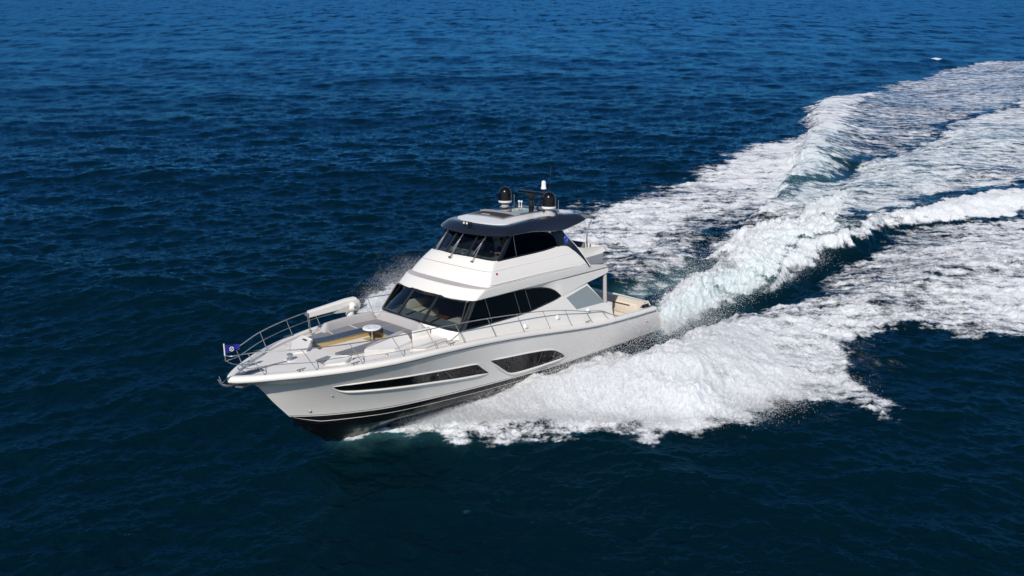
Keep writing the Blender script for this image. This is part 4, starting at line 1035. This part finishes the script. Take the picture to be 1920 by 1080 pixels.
BUMPS += ridge([(1140, 560), (1220, 530), (1300, 495), (1400, 445), (1470, 410)], [-0.3, -0.5, -0.5, -0.4, -0.1], [1.6] * 5, [1.2] * 5)
BUMPS += ridge([(1100, 668), (1180, 648), (1250, 632), (1350, 588), (1450, 548), (1540, 502), (1620, 468)], [-0.3, -0.55, -0.65, -0.5, -0.45, -0.4, -0.1], [1.2] * 7, [1.5] * 7)
BUMPS += ridge([(1505, 385), (1580, 333), (1660, 292), (1740, 252)], [-0.2, -0.5, -0.5, -0.3], [1.6, 2, 2.5, 3], [1.4, 2, 2.5, 3])
BUMPS += ridge([(1738, 117), (1756, 115), (1774, 117)], [0.3, 0.7, 0.3], [1.2] * 3, [1.2] * 3, 0.1)
BUMPS += ridge([(1640, 560), (1760, 520), (1950, 480)], [0.3, 0.45, 0.3], [2.5] * 3, [2.0] * 3)
# spray mounds thrown out on both sides of the planing hull, laid out along the hull
PB = w2b(np.stack([X, Y, np.zeros_like(X)], -1).reshape(-1, 3)).reshape(X.shape + (3,))
BX, BY = PB[..., 0], PB[..., 1]
BO = pch([-6, -2, 0.5, 2, 5.5, 8.1, 10.9, 13, 14.5, 15.5, 16.5], [11.5, 12.0, 11.6, 11.0, 9.9, 8.1, 4.9, 2.9, 1.6, 0.8, 0.2])
BI = pch([-6, -2, 0, 3, 5, 10, 13, 15, 16.5], [5.5, 4.2, 3.4, 3.0, 2.65, 2.35, 1.6, 0.7, 0.1])
HM = pch([-7, -4, -1, 2, 5, 8, 10.5, 13, 15, 16.2], [0.0, 0.3, 0.85, 1.5, 1.9, 1.5, 0.66, 0.25, 0.10, 0.0])
HMS = pch([-7, -2, 1, 4, 7, 10, 12, 13.5, 14.6, 15.6], [0.0, 0.2, 0.6, 1.1, 1.9, 2.4, 2.2, 1.45, 0.65, 0.0])
BOS = pch([-6, -2, 0.5, 2, 5.5, 8.1, 10.9, 13, 14.5, 15.5, 16.5], [13, 13.5, 13.2, 13, 12, 10.5, 7.8, 5.0, 2.6, 1.0, 0.2])
HMF = {1: HM, -1: HMS}; BOF = {1: BO, -1: BOS}
def mound(tau):
    return np.where(tau < 0.35, 0.16 + 0.84 * sstep(-0.05, 0.35, tau), 1 - sstep(0.35, 1.05, tau)) * (tau > -0.3)
box_ = (BX > -7) & (BX < 16.4) & (np.abs(BY) < 16)
for s, am in ((1, 1.0), (-1, 0.45)):
    bx, by = BX[box_], BY[box_] * s
    tau = (by - BI(bx)) / (BOF[s](bx) - BI(bx) + 1e-6) + 0.10 * wx[box_]
    hm = HMF[s](bx) * mound(tau) * (by > 0) * am * 0.85
    BUMPS[box_] += hm
    if s < 0:
        ff = sstep(0.0, 0.12, tau) * (1 - sstep(0.9, 1.05, tau)) * (by > 0) * sstep(-6, -3, bx) * (1 - sstep(15.2, 15.8, bx))
        FOAM[box_] = np.maximum(FOAM[box_], 1.3 * ff)
FC = np.clip(FOAM, 0, 1.2)
calm = 1 - 0.45 * np.clip(FOAM, 0, 1)
H = H * calm + BUMPS + FC * (1 - 0.85 * sstep(0.9, 1.3, FOAM)) * (0.07 * samp(nz, 31.0, X, Y) * fade(1.0) + 0.030 * samp(nf, 13.0, X, Y) * fade(0.4))
DENSE = np.clip(FOAM - 0.9, 0, 0.6)
H = H + DENSE * (0.02 * samp(nz, 31.0, X * 1.3 + 3, Y * 1.3) * fade(0.8) + 0.03 * samp(nf, 13.0, X * 0.8, Y * 0.8) * fade(0.4))
ROUGH = np.clip(Z2b, 0, 1) + 0.6 * np.clip(Z3, 0, 1)
H = H + ROUGH * (0.10 * samp(nz, 31.0, X * 1.1, Y * 1.1) * fade(0.8) + 0.05 * samp(nf, 13.0, X, Y) * fade(0.4))
# the hull pushes the water down under itself
bxc = np.clip(BX, 0.2, 19.6); zb_ = ZB(bxc); zk_ = ZK(bxc); BZ = PB[..., 2]
yw = YB(bxc) * np.where(BZ > zb_ - 0.3, 1.0, 0.93 * np.clip((BZ - zk_) / (zb_ - 0.36 - zk_ + 1e-6), 0, 1))
H = np.where((BX > -0.2) & (BX < 17.6), H - 1.8 * sstep(0.02, 0.4, yw - 0.10 - np.abs(BY)) * sstep(-0.2, 0.4, BX), H)

DXm, DYm = DX, DY
X += DX * 1.0; Y += DY * 1.0
co = np.empty((NR * NA, 3), np.float32); co[:, 0] = X.ravel(); co[:, 1] = Y.ravel(); co[:, 2] = H.ravel()
ii = (np.arange(NR - 1)[:, None] * NA + np.arange(NA - 1)[None, :]).ravel()
quads = np.stack([ii, ii + 1, ii + NA + 1, ii + NA], 1).astype(np.int32)
me = bpy.data.meshes.new('sea')
me.vertices.add(len(co)); me.vertices.foreach_set('co', co.ravel())
me.loops.add(quads.size); me.loops.foreach_set('vertex_index', quads.ravel())
me.polygons.add(len(quads)); me.polygons.foreach_set('loop_start', np.arange(0, quads.size, 4, dtype=np.int32))
me.polygons.foreach_set('use_smooth', np.ones(len(quads), bool))
at = me.attributes.new('foam', 'FLOAT', 'POINT'); at.data.foreach_set('value', FOAM.ravel().astype(np.float32))
UNRES = 1 - 0.5 * (fade(5) + fade(1.2)); at = me.attributes.new('unresolved', 'FLOAT', 'POINT'); at.data.foreach_set('value', UNRES.ravel().astype(np.float32))
at = me.attributes.new('aerated', 'FLOAT', 'POINT'); at.data.foreach_set('value', AER.ravel().astype(np.float32))
me.update(calc_edges=True)
SEA = bpy.data.objects.new('sea', me); COL.objects.link(SEA); SEA['kind'] = 'structure'; SEA['label'] = 'dark blue open sea with the white foaming wake'; SEA['category'] = 'sea'

def sea_material():
    m = bpy.data.materials.new('sea_water'); m.use_nodes = True; t = m.node_tree; N = t.nodes; Lk = t.links
    N.clear(); out = N.new('ShaderNodeOutputMaterial')
    geo = N.new('ShaderNodeNewGeometry')
    fo = N.new('ShaderNodeAttribute'); fo.attribute_name = 'foam'
    ae = N.new('ShaderNodeAttribute'); ae.attribute_name = 'aerated'
    def math_(op, a, b=None, c=None):
        n = N.new('ShaderNodeMath'); n.operation = op
        for i, v in enumerate((a, b, c)):
            if v is None: continue
            if isinstance(v, (int, float)): n.inputs[i].default_value = v
            else: Lk.new(v, n.inputs[i])
        return n.outputs[0]
    def noise(scale, detail=6, rough=0.6, sc=(1, 1, 1), rot=0.0):
        mp = N.new('ShaderNodeMapping'); mp.inputs['Scale'].default_value = sc; mp.inputs['Rotation'].default_value = (0, 0, rot)
        Lk.new(geo.outputs['Position'], mp.inputs['Vector'])
        n = N.new('ShaderNodeTexNoise'); n.inputs['Scale'].default_value = scale; n.inputs['Detail'].default_value = detail; n.inputs['Roughness'].default_value = rough
        Lk.new(mp.outputs[0], n.inputs['Vector']); return n.outputs['Fac']
    n1 = noise(1.1, 9, 0.72); n2 = noise(1.6, 8, 0.70, (0.17, 1.3, 1), 0.22); n3 = noise(8.0, 5, 0.65)
    nn = math_('ADD', math_('MULTIPLY', n1, 0.37), math_('ADD', math_('MULTIPLY', n2, 0.48), math_('MULTIPLY', n3, 0.15)))
    nn = math_('SUBTRACT', nn, 0.5)
    v = math_('ADD', fo.outputs['Fac'], math_('MULTIPLY', nn, 4.4))
    mr = N.new('ShaderNodeMapRange'); mr.interpolation_type = 'SMOOTHSTEP'; mr.inputs['From Min'].default_value = 0.28; mr.inputs['From Max'].default_value = 1.0
    Lk.new(v, mr.inputs['Value'])
    gate = N.new('ShaderNodeMapRange'); gate.inputs['From Min'].default_value = 0.02; gate.inputs['From Max'].default_value = 0.16; Lk.new(fo.outputs['Fac'], gate.inputs['Value'])
    ff = math_('MULTIPLY', mr.outputs[0], gate.outputs[0])
    # ripples too small for the mesh
    b1 = noise(2.2, 5, 0.6, (0.75, 1.25, 1)); b2 = noise(9.0, 4, 0.6)
    bh = math_('ADD', math_('MULTIPLY', b1, 0.07), math_('MULTIPLY', b2, 0.016))
    bp = N.new('ShaderNodeBump'); bp.inputs['Strength'].default_value = 1.0; bp.inputs['Distance'].default_value = 1.0; Lk.new(bh, bp.inputs['Height'])
    mix = N.new('ShaderNodeMix'); mix.data_type = 'RGBA'
    mix.inputs['A'].default_value = (0.0005, 0.0085, 0.0130, 1); mix.inputs['B'].default_value = (0.09, 0.26, 0.28, 1)
    Lk.new(ae.outputs['Fac'], mix.inputs['Factor'])
    body = N.new('ShaderNodeBsdfDiffuse'); Lk.new(mix.outputs['Result'], body.inputs['Color'])
    gls = N.new('ShaderNodeBsdfGlossy'); gls.inputs['Color'].default_value = (0.15, 0.56, 0.98, 1)
    un = N.new('ShaderNodeAttribute'); un.attribute_name = 'unresolved'
    Lk.new(math_('SQRT', math_('ADD', 0.005, math_('MULTIPLY', un.outputs['Fac'], 0.06))), gls.inputs['Roughness'])
    tn = N.new('ShaderNodeTexNoise'); tn.inputs['Scale'].default_value = 0.12; tn.inputs['Detail'].default_value = 7; tn.inputs['Roughness'].default_value = 0.75
    mp2 = N.new('ShaderNodeMapping'); mp2.inputs['Scale'].default_value = (1.8, 0.8, 1); Lk.new(geo.outputs['Position'], mp2.inputs['Vector']); Lk.new(mp2.outputs[0], tn.inputs['Vector'])
    vs_ = N.new('ShaderNodeVectorMath'); vs_.operation = 'SUBTRACT'; Lk.new(tn.outputs['Color'], vs_.inputs[0]); vs_.inputs[1].default_value = (0.5, 0.5, 0.5)
    vm = N.new('ShaderNodeVectorMath'); vm.operation = 'MULTIPLY'; Lk.new(vs_.outputs[0], vm.inputs[0]); vm.inputs[1].default_value = (0.8, 1.3, 0.0)
    vsc = N.new('ShaderNodeVectorMath'); vsc.operation = 'SCALE'; Lk.new(vm.outputs[0], vsc.inputs[0]); Lk.new(un.outputs['Fac'], vsc.inputs['Scale'])
    va = N.new('ShaderNodeVectorMath'); va.operation = 'ADD'; Lk.new(bp.outputs['Normal'], va.inputs[0]); Lk.new(vsc.outputs[0], va.inputs[1])
    vn = N.new('ShaderNodeVectorMath'); vn.operation = 'NORMALIZE'; Lk.new(va.outputs[0], vn.inputs[0])
    Lk.new(vn.outputs[0], gls.inputs['Normal'])
    frs = N.new('ShaderNodeFresnel'); frs.inputs['IOR'].default_value = 1.333; Lk.new(vn.outputs[0], frs.inputs['Normal'])
    wat = N.new('ShaderNodeMixShader'); Lk.new(math_('MULTIPLY', frs.outputs[0], 0.66), wat.inputs[0]); Lk.new(body.outputs[0], wat.inputs[1]); Lk.new(gls.outputs[0], wat.inputs[2])
    f = N.new('ShaderNodeBsdfPrincipled')
    f1 = noise(4.0, 7, 0.75)
    fm = N.new('ShaderNodeMix'); fm.data_type = 'RGBA'; fm.inputs['A'].default_value = (0.52, 0.56, 0.60, 1); fm.inputs['B'].default_value = (0.84, 0.84, 0.83, 1); Lk.new(f1, fm.inputs['Factor'])
    fa = N.new('ShaderNodeMix'); fa.data_type = 'RGBA'; fa.inputs['B'].default_value = (0.42, 0.70, 0.70, 1); Lk.new(fm.outputs['Result'], fa.inputs['A']); Lk.new(math_('MULTIPLY', ae.outputs['Fac'], 0.55), fa.inputs['Factor'])
    Lk.new(fa.outputs['Result'], f.inputs['Base Color'])
    f.inputs['Subsurface Weight'].default_value = 0.6; f.inputs['Subsurface Radius'].default_value = (0.25, 0.28, 0.30); f.inputs['Subsurface Scale'].default_value = 1.0; f.inputs['Roughness'].default_value = 0.9; f.inputs['Specular IOR Level'].default_value = 0.1
    fb_ = N.new('ShaderNodeBump'); fb_.inputs['Strength'].default_value = 0.6; fb_.inputs['Distance'].default_value = 0.15
    Lk.new(math_('ADD', nn, math_('MULTIPLY', n3, 0.3)), fb_.inputs['Height']); Lk.new(fb_.outputs['Normal'], f.inputs['Normal'])
    mx = N.new('ShaderNodeMixShader'); Lk.new(ff, mx.inputs[0]); Lk.new(wat.outputs[0], mx.inputs[1]); Lk.new(f.outputs[0], mx.inputs[2])
    Lk.new(mx.outputs[0], out.inputs['Surface'])
    return m
SEA.data.materials.append(sea_material())

# ------------------------------------------------------------------ spray in the air
def spray_material(name, alpha_attr):
    m = bpy.data.materials.new(name); m.use_nodes = True; t = m.node_tree; N = t.nodes; Lk = t.links; N.clear()
    out = N.new('ShaderNodeOutputMaterial'); d = N.new('ShaderNodeBsdfDiffuse'); d.inputs['Color'].default_value = (0.78, 0.79, 0.80, 1)
    tl = N.new('ShaderNodeBsdfTranslucent'); tl.inputs['Color'].default_value = (0.78, 0.79, 0.80, 1)
    mx = N.new('ShaderNodeMixShader'); mx.inputs[0].default_value = 0.45; Lk.new(d.outputs[0], mx.inputs[1]); Lk.new(tl.outputs[0], mx.inputs[2])
    if not alpha_attr:
        Lk.new(mx.outputs[0], out.inputs['Surface']); return m
    geo = N.new('ShaderNodeNewGeometry'); a = N.new('ShaderNodeAttribute'); a.attribute_name = 'density'
    mb1 = N.new('ShaderNodeMapping'); mb1.inputs['Rotation'].default_value = (0, 0, math.radians(134.6)); Lk.new(geo.outputs['Position'], mb1.inputs['Vector'])
    mb2 = N.new('ShaderNodeMapping'); mb2.inputs['Scale'].default_value = (1.5, 0.55, 0.7); Lk.new(mb1.outputs[0], mb2.inputs['Vector'])
    def noise(sc, det, r):
        n = N.new('ShaderNodeTexNoise'); n.inputs['Scale'].default_value = sc; n.inputs['Detail'].default_value = det; n.inputs['Roughness'].default_value = r; Lk.new(mb2.outputs[0], n.inputs['Vector']); return n.outputs['Fac']
    n1 = noise(1.5, 10, 0.75); n2 = noise(24.0, 3, 0.65)
    def mth(op, x, y):
        n = N.new('ShaderNodeMath'); n.operation = op
        for i, v in enumerate((x, y)):
            if isinstance(v, (int, float)): n.inputs[i].default_value = v
            else: Lk.new(v, n.inputs[i])
        return n.outputs[0]
    v = mth('ADD', a.outputs['Fac'], mth('MULTIPLY', mth('SUBTRACT', mth('ADD', mth('MULTIPLY', n1, 0.6), mth('MULTIPLY', n2, 0.4)), 0.5), 3.2))
    mr = N.new('ShaderNodeMapRange'); mr.inputs['From Min'].default_value = 0.25; mr.inputs['From Max'].default_value = 1.0; mr.inputs['To Max'].default_value = 0.85; Lk.new(v, mr.inputs['Value'])
    tr = N.new('ShaderNodeBsdfTransparent'); m2 = N.new('ShaderNodeMixShader'); Lk.new(mr.outputs[0], m2.inputs[0]); Lk.new(tr.outputs[0], m2.inputs[1]); Lk.new(mx.outputs[0], m2.inputs[2])
    Lk.new(m2.outputs[0], out.inputs['Surface']); return m
SHEETM = spray_material('spray_mist', True); DROPM = spray_material('spray_drops', False)
UPB = MR.T @ np.array([0, 0, 1.0])          # world up in yacht axes
rs = np.random.default_rng(11)
def base_pt(bx, by, h):
    """world point over the sea at yacht position (bx, by), h above the mean sea"""
    P = np.stack([bx, by, np.zeros_like(bx)], -1)
    W = b2w(P); 
    W[..., 2] = h
    return W
def sheets(s, n, x0, x1, hs, name):
    vs = []; fs = []; de = []
    nx_, nt_ = 150, 36
    for k in range(n):
        gx = np.linspace(x0, x1, nx_)[:, None] * np.ones((1, nt_)); tt = np.linspace(-0.02, 1.10, nt_)[None, :] * np.ones((nx_, 1))
        q = k / max(1, n - 1)
        spread = 0.86 + 0.20 * q; lift = 0.85 + 0.75 * (1 - q) * hs
        bi = BI(gx); bo = BOF[s](gx); by = bi + (bo - bi) * tt * spread
        n1 = samp(nz, 31.0, gx * 1.1 + 7 * k, by * 0.8); n2 = samp(nb_, 90.0, gx * 4.0 + 11 * k, by * 0.8)
        h = HMF[s](gx) * (mound(tt * spread) * lift) * (1 + 0.20 * n2) + 0.02 * n1 + 0.03
        W = base_pt(gx + 0.25 * n2, s * (by * (1 + 0.035 * n2) + 0.04 * n1), h)
        o = sum(len(v) for v in vs)
        vs.append(W.reshape(-1, 3))
        d = ((0.85 if s > 0 else 1.35) - 0.55 * sstep(0.55, 1.05, tt) - 0.35 * (1 - q)) * sstep(0.0, 1.0, (x0 - gx) if x0 > x1 else (gx - x0)) * sstep(0, 3.0, np.abs(gx - x1))
        de.append((d + 0.28 * n2 - 0.35 * (1 - sstep(0, 0.2, tt * 1.0))).ravel())
        ii = (np.arange(nx_ - 1)[:, None] * nt_ + np.arange(nt_ - 1)[None, :]).ravel() + o
        fs.append(np.stack([ii, ii + 1, ii + nt_ + 1, ii + nt_], 1))
    vs = np.concatenate(vs); fs = np.concatenate(fs); de = np.concatenate(de)
    me = bpy.data.meshes.new(name); me.from_pydata(vs.tolist(), [], fs.tolist())
    me.polygons.foreach_set('use_smooth', np.ones(len(fs), bool))
    a = me.attributes.new('density', 'FLOAT', 'POINT'); a.data.foreach_set('value', de.astype(np.float32)); me.materials.append(SHEETM)
    o = bpy.data.objects.new(name, me); COL.objects.link(o); o['kind'] = 'stuff'; return o
def veil(px, hmax, wid, n, name, label, dens=0.75):
    P = np.array(px) if name == 'far_side_spray_mist' else np.array([sea(u, v) for u, v in px]); m = 90; nt_ = 26
    sl = np.concatenate([[0], np.cumsum(np.hypot(*np.diff(P, axis=0).T))]); ss = np.linspace(0, sl[-1], m)
    cx, cy = pch(sl, P[:, 0])(ss), pch(sl, P[:, 1])(ss); hh, ww = np.interp(ss, sl, hmax), np.interp(ss, sl, wid)
    tx, ty = np.gradient(cx), np.gradient(cy); l = np.hypot(tx, ty); nx_, ny_ = -ty / l, tx / l
    vs = []; fs = []; de = []
    for k in range(n):
        q = (k + 1) / n; th = np.linspace(0, math.pi, nt_)
        a = np.cos(th)[None, :] * ww[:, None] * (0.5 + 0.6 * q); z = np.sin(th)[None, :] ** 0.8 * hh[:, None] * (0.55 + 0.55 * q)
        x = cx[:, None] + nx_[:, None] * a; y = cy[:, None] + ny_[:, None] * a
        n1 = samp(nz, 31.0, x * 1.5 + 5 * k, y * 1.5); n2 = samp(nb_, 90.0, x * 3 + 3 * k, y * 3)
        z = z * (1 + 0.25 * n2) + 0.05 * n1 + 0.02; x = x + 0.12 * n1; y = y + 0.12 * n2
        o = sum(len(v) for v in vs); vs.append(np.stack([x, y, z], -1).reshape(-1, 3))
        e = sstep(0, 0.12, ss / sl[-1]) * sstep(0, 0.35, 1 - ss / sl[-1])
        de.append(((dens + 0.1 - 0.55 * q) * e[:, None] - 0.5 * (1 - e[:, None]) + 0.25 * n2 - 0.3 * (np.sin(th)[None, :] < 0.15)).ravel())
        ii = (np.arange(m - 1)[:, None] * nt_ + np.arange(nt_ - 1)[None, :]).ravel() + o
        fs.append(np.stack([ii, ii + 1, ii + nt_ + 1, ii + nt_], 1))
    vs = np.concatenate(vs); fs = np.concatenate(fs); de = np.concatenate(de)
    me = bpy.data.meshes.new(name); me.from_pydata(vs.tolist(), [], fs.tolist()); me.polygons.foreach_set('use_smooth', np.ones(len(fs), bool))
    a = me.attributes.new('density', 'FLOAT', 'POINT'); a.data.foreach_set('value', de.astype(np.float32)); me.materials.append(SHEETM)
    o = bpy.data.objects.new(name, me); COL.objects.link(o); o['kind'] = 'stuff'; o['category'] = 'spray'; o['label'] = label; return o
veil([(1236, 600), (1262, 584), (1310, 555), (1370, 520), (1440, 474), (1510, 430), (1580, 392)], [0.6, 1.5, 2.0, 2.0, 1.7, 1.3, 0.9], [0.8, 1.1, 1.4, 1.7, 1.9, 2.1, 2.3], 6, 'propeller_spray_mist', 'white misty spray over the hump of water straight behind the stern', 0.85)
veil([(1440, 545), (1490, 508), (1550, 468), (1640, 432), (1720, 412), (1800, 400), (1920, 378)], [0.4, 0.8, 1.1, 1.25, 1.2, 1.1, 0.9], [0.5, 0.7, 0.9, 1.0, 1.1, 1.2, 1.2], 4, 'crest_spray_mist', 'white mist along the long foaming crest on the near side of the wake', 0.75)
FS_PTS = b2w(np.array([(15.0, -1.3, -0.6), (14.0, -2.6, -0.5), (13.0, -3.8, -0.4), (12.0, -4.8, -0.3), (11.0, -5.6, -0.2), (10.0, -6.2, 0), (8.0, -7.2, 0), (5.5, -8, 0.2)]))[:, :2]
veil(FS_PTS, [0.5, 1.4, 2.1, 2.5, 2.6, 2.4, 1.9, 1.1], [0.6, 1.1, 1.5, 1.8, 2.0, 2.2, 2.2, 2.2], 9, 'far_side_spray_mist', 'white burst of spray seen beyond the foredeck crane', 1.7)
def drops(C_, S_, name):
    n = len(C_); base = np.array([(1, 0, 0), (-1, 0, 0), (0, 1, 0), (0, -1, 0), (0, 0, 1), (0, 0, -1)], float)
    F = np.array([(0, 2, 4), (2, 1, 4), (1, 3, 4), (3, 0, 4), (2, 0, 5), (1, 2, 5), (3, 1, 5), (0, 3, 5)])
    V_ = (C_[:, None, :] + base[None] * S_[:, None, None] * rs.uniform(0.6, 1.4, (n, 6, 1))).reshape(-1, 3)
    FF = (F[None] + 6 * np.arange(n)[:, None, None]).reshape(-1, 3).astype(np.int32)
    me = bpy.data.meshes.new(name); me.vertices.add(len(V_)); me.vertices.foreach_set('co', V_.ravel().astype(np.float32))
    me.loops.add(FF.size); me.loops.foreach_set('vertex_index', FF.ravel()); me.polygons.add(len(FF)); me.polygons.foreach_set('loop_start', np.arange(0, FF.size, 3, dtype=np.int32))
    me.polygons.foreach_set('use_smooth', np.ones(len(FF), bool)); me.update(calc_edges=True); me.materials.append(DROPM)
    o = bpy.data.objects.new(name, me); COL.objects.link(o); o['kind'] = 'stuff'; return o
for s, n, x1 in ((1, 7, -5.0), (-1, 6, -3.0)):
    o = sheets(s, n, 15.6, x1, 1.0, 'bow_spray_mist'); o['category'] = 'spray'
    o['label'] = 'white veil of spray thrown towards the viewer along the near side of the hull' if s > 0 else 'white spray plume rising behind the foredeck on the far side of the hull'
def side_drops(s, n, x0, x1):
    bx = x0 + (x1 - x0) * rs.beta(1.6, 1.7, n); tau = 0.12 + rs.beta(1.5, 1.2, n) * 0.98
    cl = samp(nz, 31.0, bx * 1.5, tau * 9)
    BO = BOF[s]; by = BI(bx) + (BO(bx) - BI(bx)) * tau + 0.25 * rs.normal(size=n)
    h = HMF[s](bx) * mound(tau) * (0.85 + 0.75 * rs.power(0.6, n) ) + 0.10 * np.abs(cl) + np.abs(rs.normal(size=n)) * 0.12
    edge = rs.uniform(size=n) < 0.2
    h = np.where(edge, np.abs(rs.normal(size=n)) * 0.25, h); by = np.where(edge, BO(bx) * (1.0 + 0.05 * rs.normal(size=n)) + 0.25 * cl, by)
    return base_pt(bx, s * by, np.maximum(h, 0.0)), 0.004 + 0.013 * rs.power(0.4, n)
c1, s1 = side_drops(1, 110000, 15.8, -1.0); c2, s2 = side_drops(-1, 80000, 15.4, 2.0)
s2 = s2 * 0.75
drops(np.concatenate([c1, c2]), np.concatenate([s1, s2]), 'bow_spray_drops')
bpy.data.objects['bow_spray_drops']['label'] = 'fine white droplets flying off the spray beside the hull'; bpy.data.objects['bow_spray_drops']['category'] = 'spray'
# spray over the propeller hump and the crests
def line_drops(px, n, hmax, wd):
    P = np.array([sea(u, v) for u, v in px]); t = rs.uniform(0, len(P) - 1, n); i = t.astype(int); f = (t - i)[:, None]
    q = P[i] * (1 - f) + P[i + 1] * f + rs.normal(size=(n, 2)) * wd
    return np.concatenate([q, (hmax * np.abs(rs.normal(size=n)) * 0.55)[:, None] + 0.25], 1), 0.005 + 0.016 * rs.power(0.4, n)
g = [line_drops([(1250, 634), (1275, 622), (1340, 590), (1440, 540), (1540, 492)], 12000, 0.45, 0.5), line_drops([(1240, 592), (1300, 556), (1360, 520), (1440, 470)], 9000, 1.9, 0.7), line_drops([(1480, 385), (1500, 335), (1535, 245), (1580, 190)], 3500, 1.5, 0.6), line_drops([(1480, 508), (1620, 433), (1780, 400), (1900, 380)], 3000, 1.0, 0.5)]
drops(np.concatenate([a for a, b in g]), np.concatenate([b for a, b in g]), 'wake_spray_drops')
bpy.data.objects['wake_spray_drops']['label'] = 'fine white droplets over the propeller wash and wake crests behind the stern'; bpy.data.objects['wake_spray_drops']['category'] = 'spray'
print('scene built')
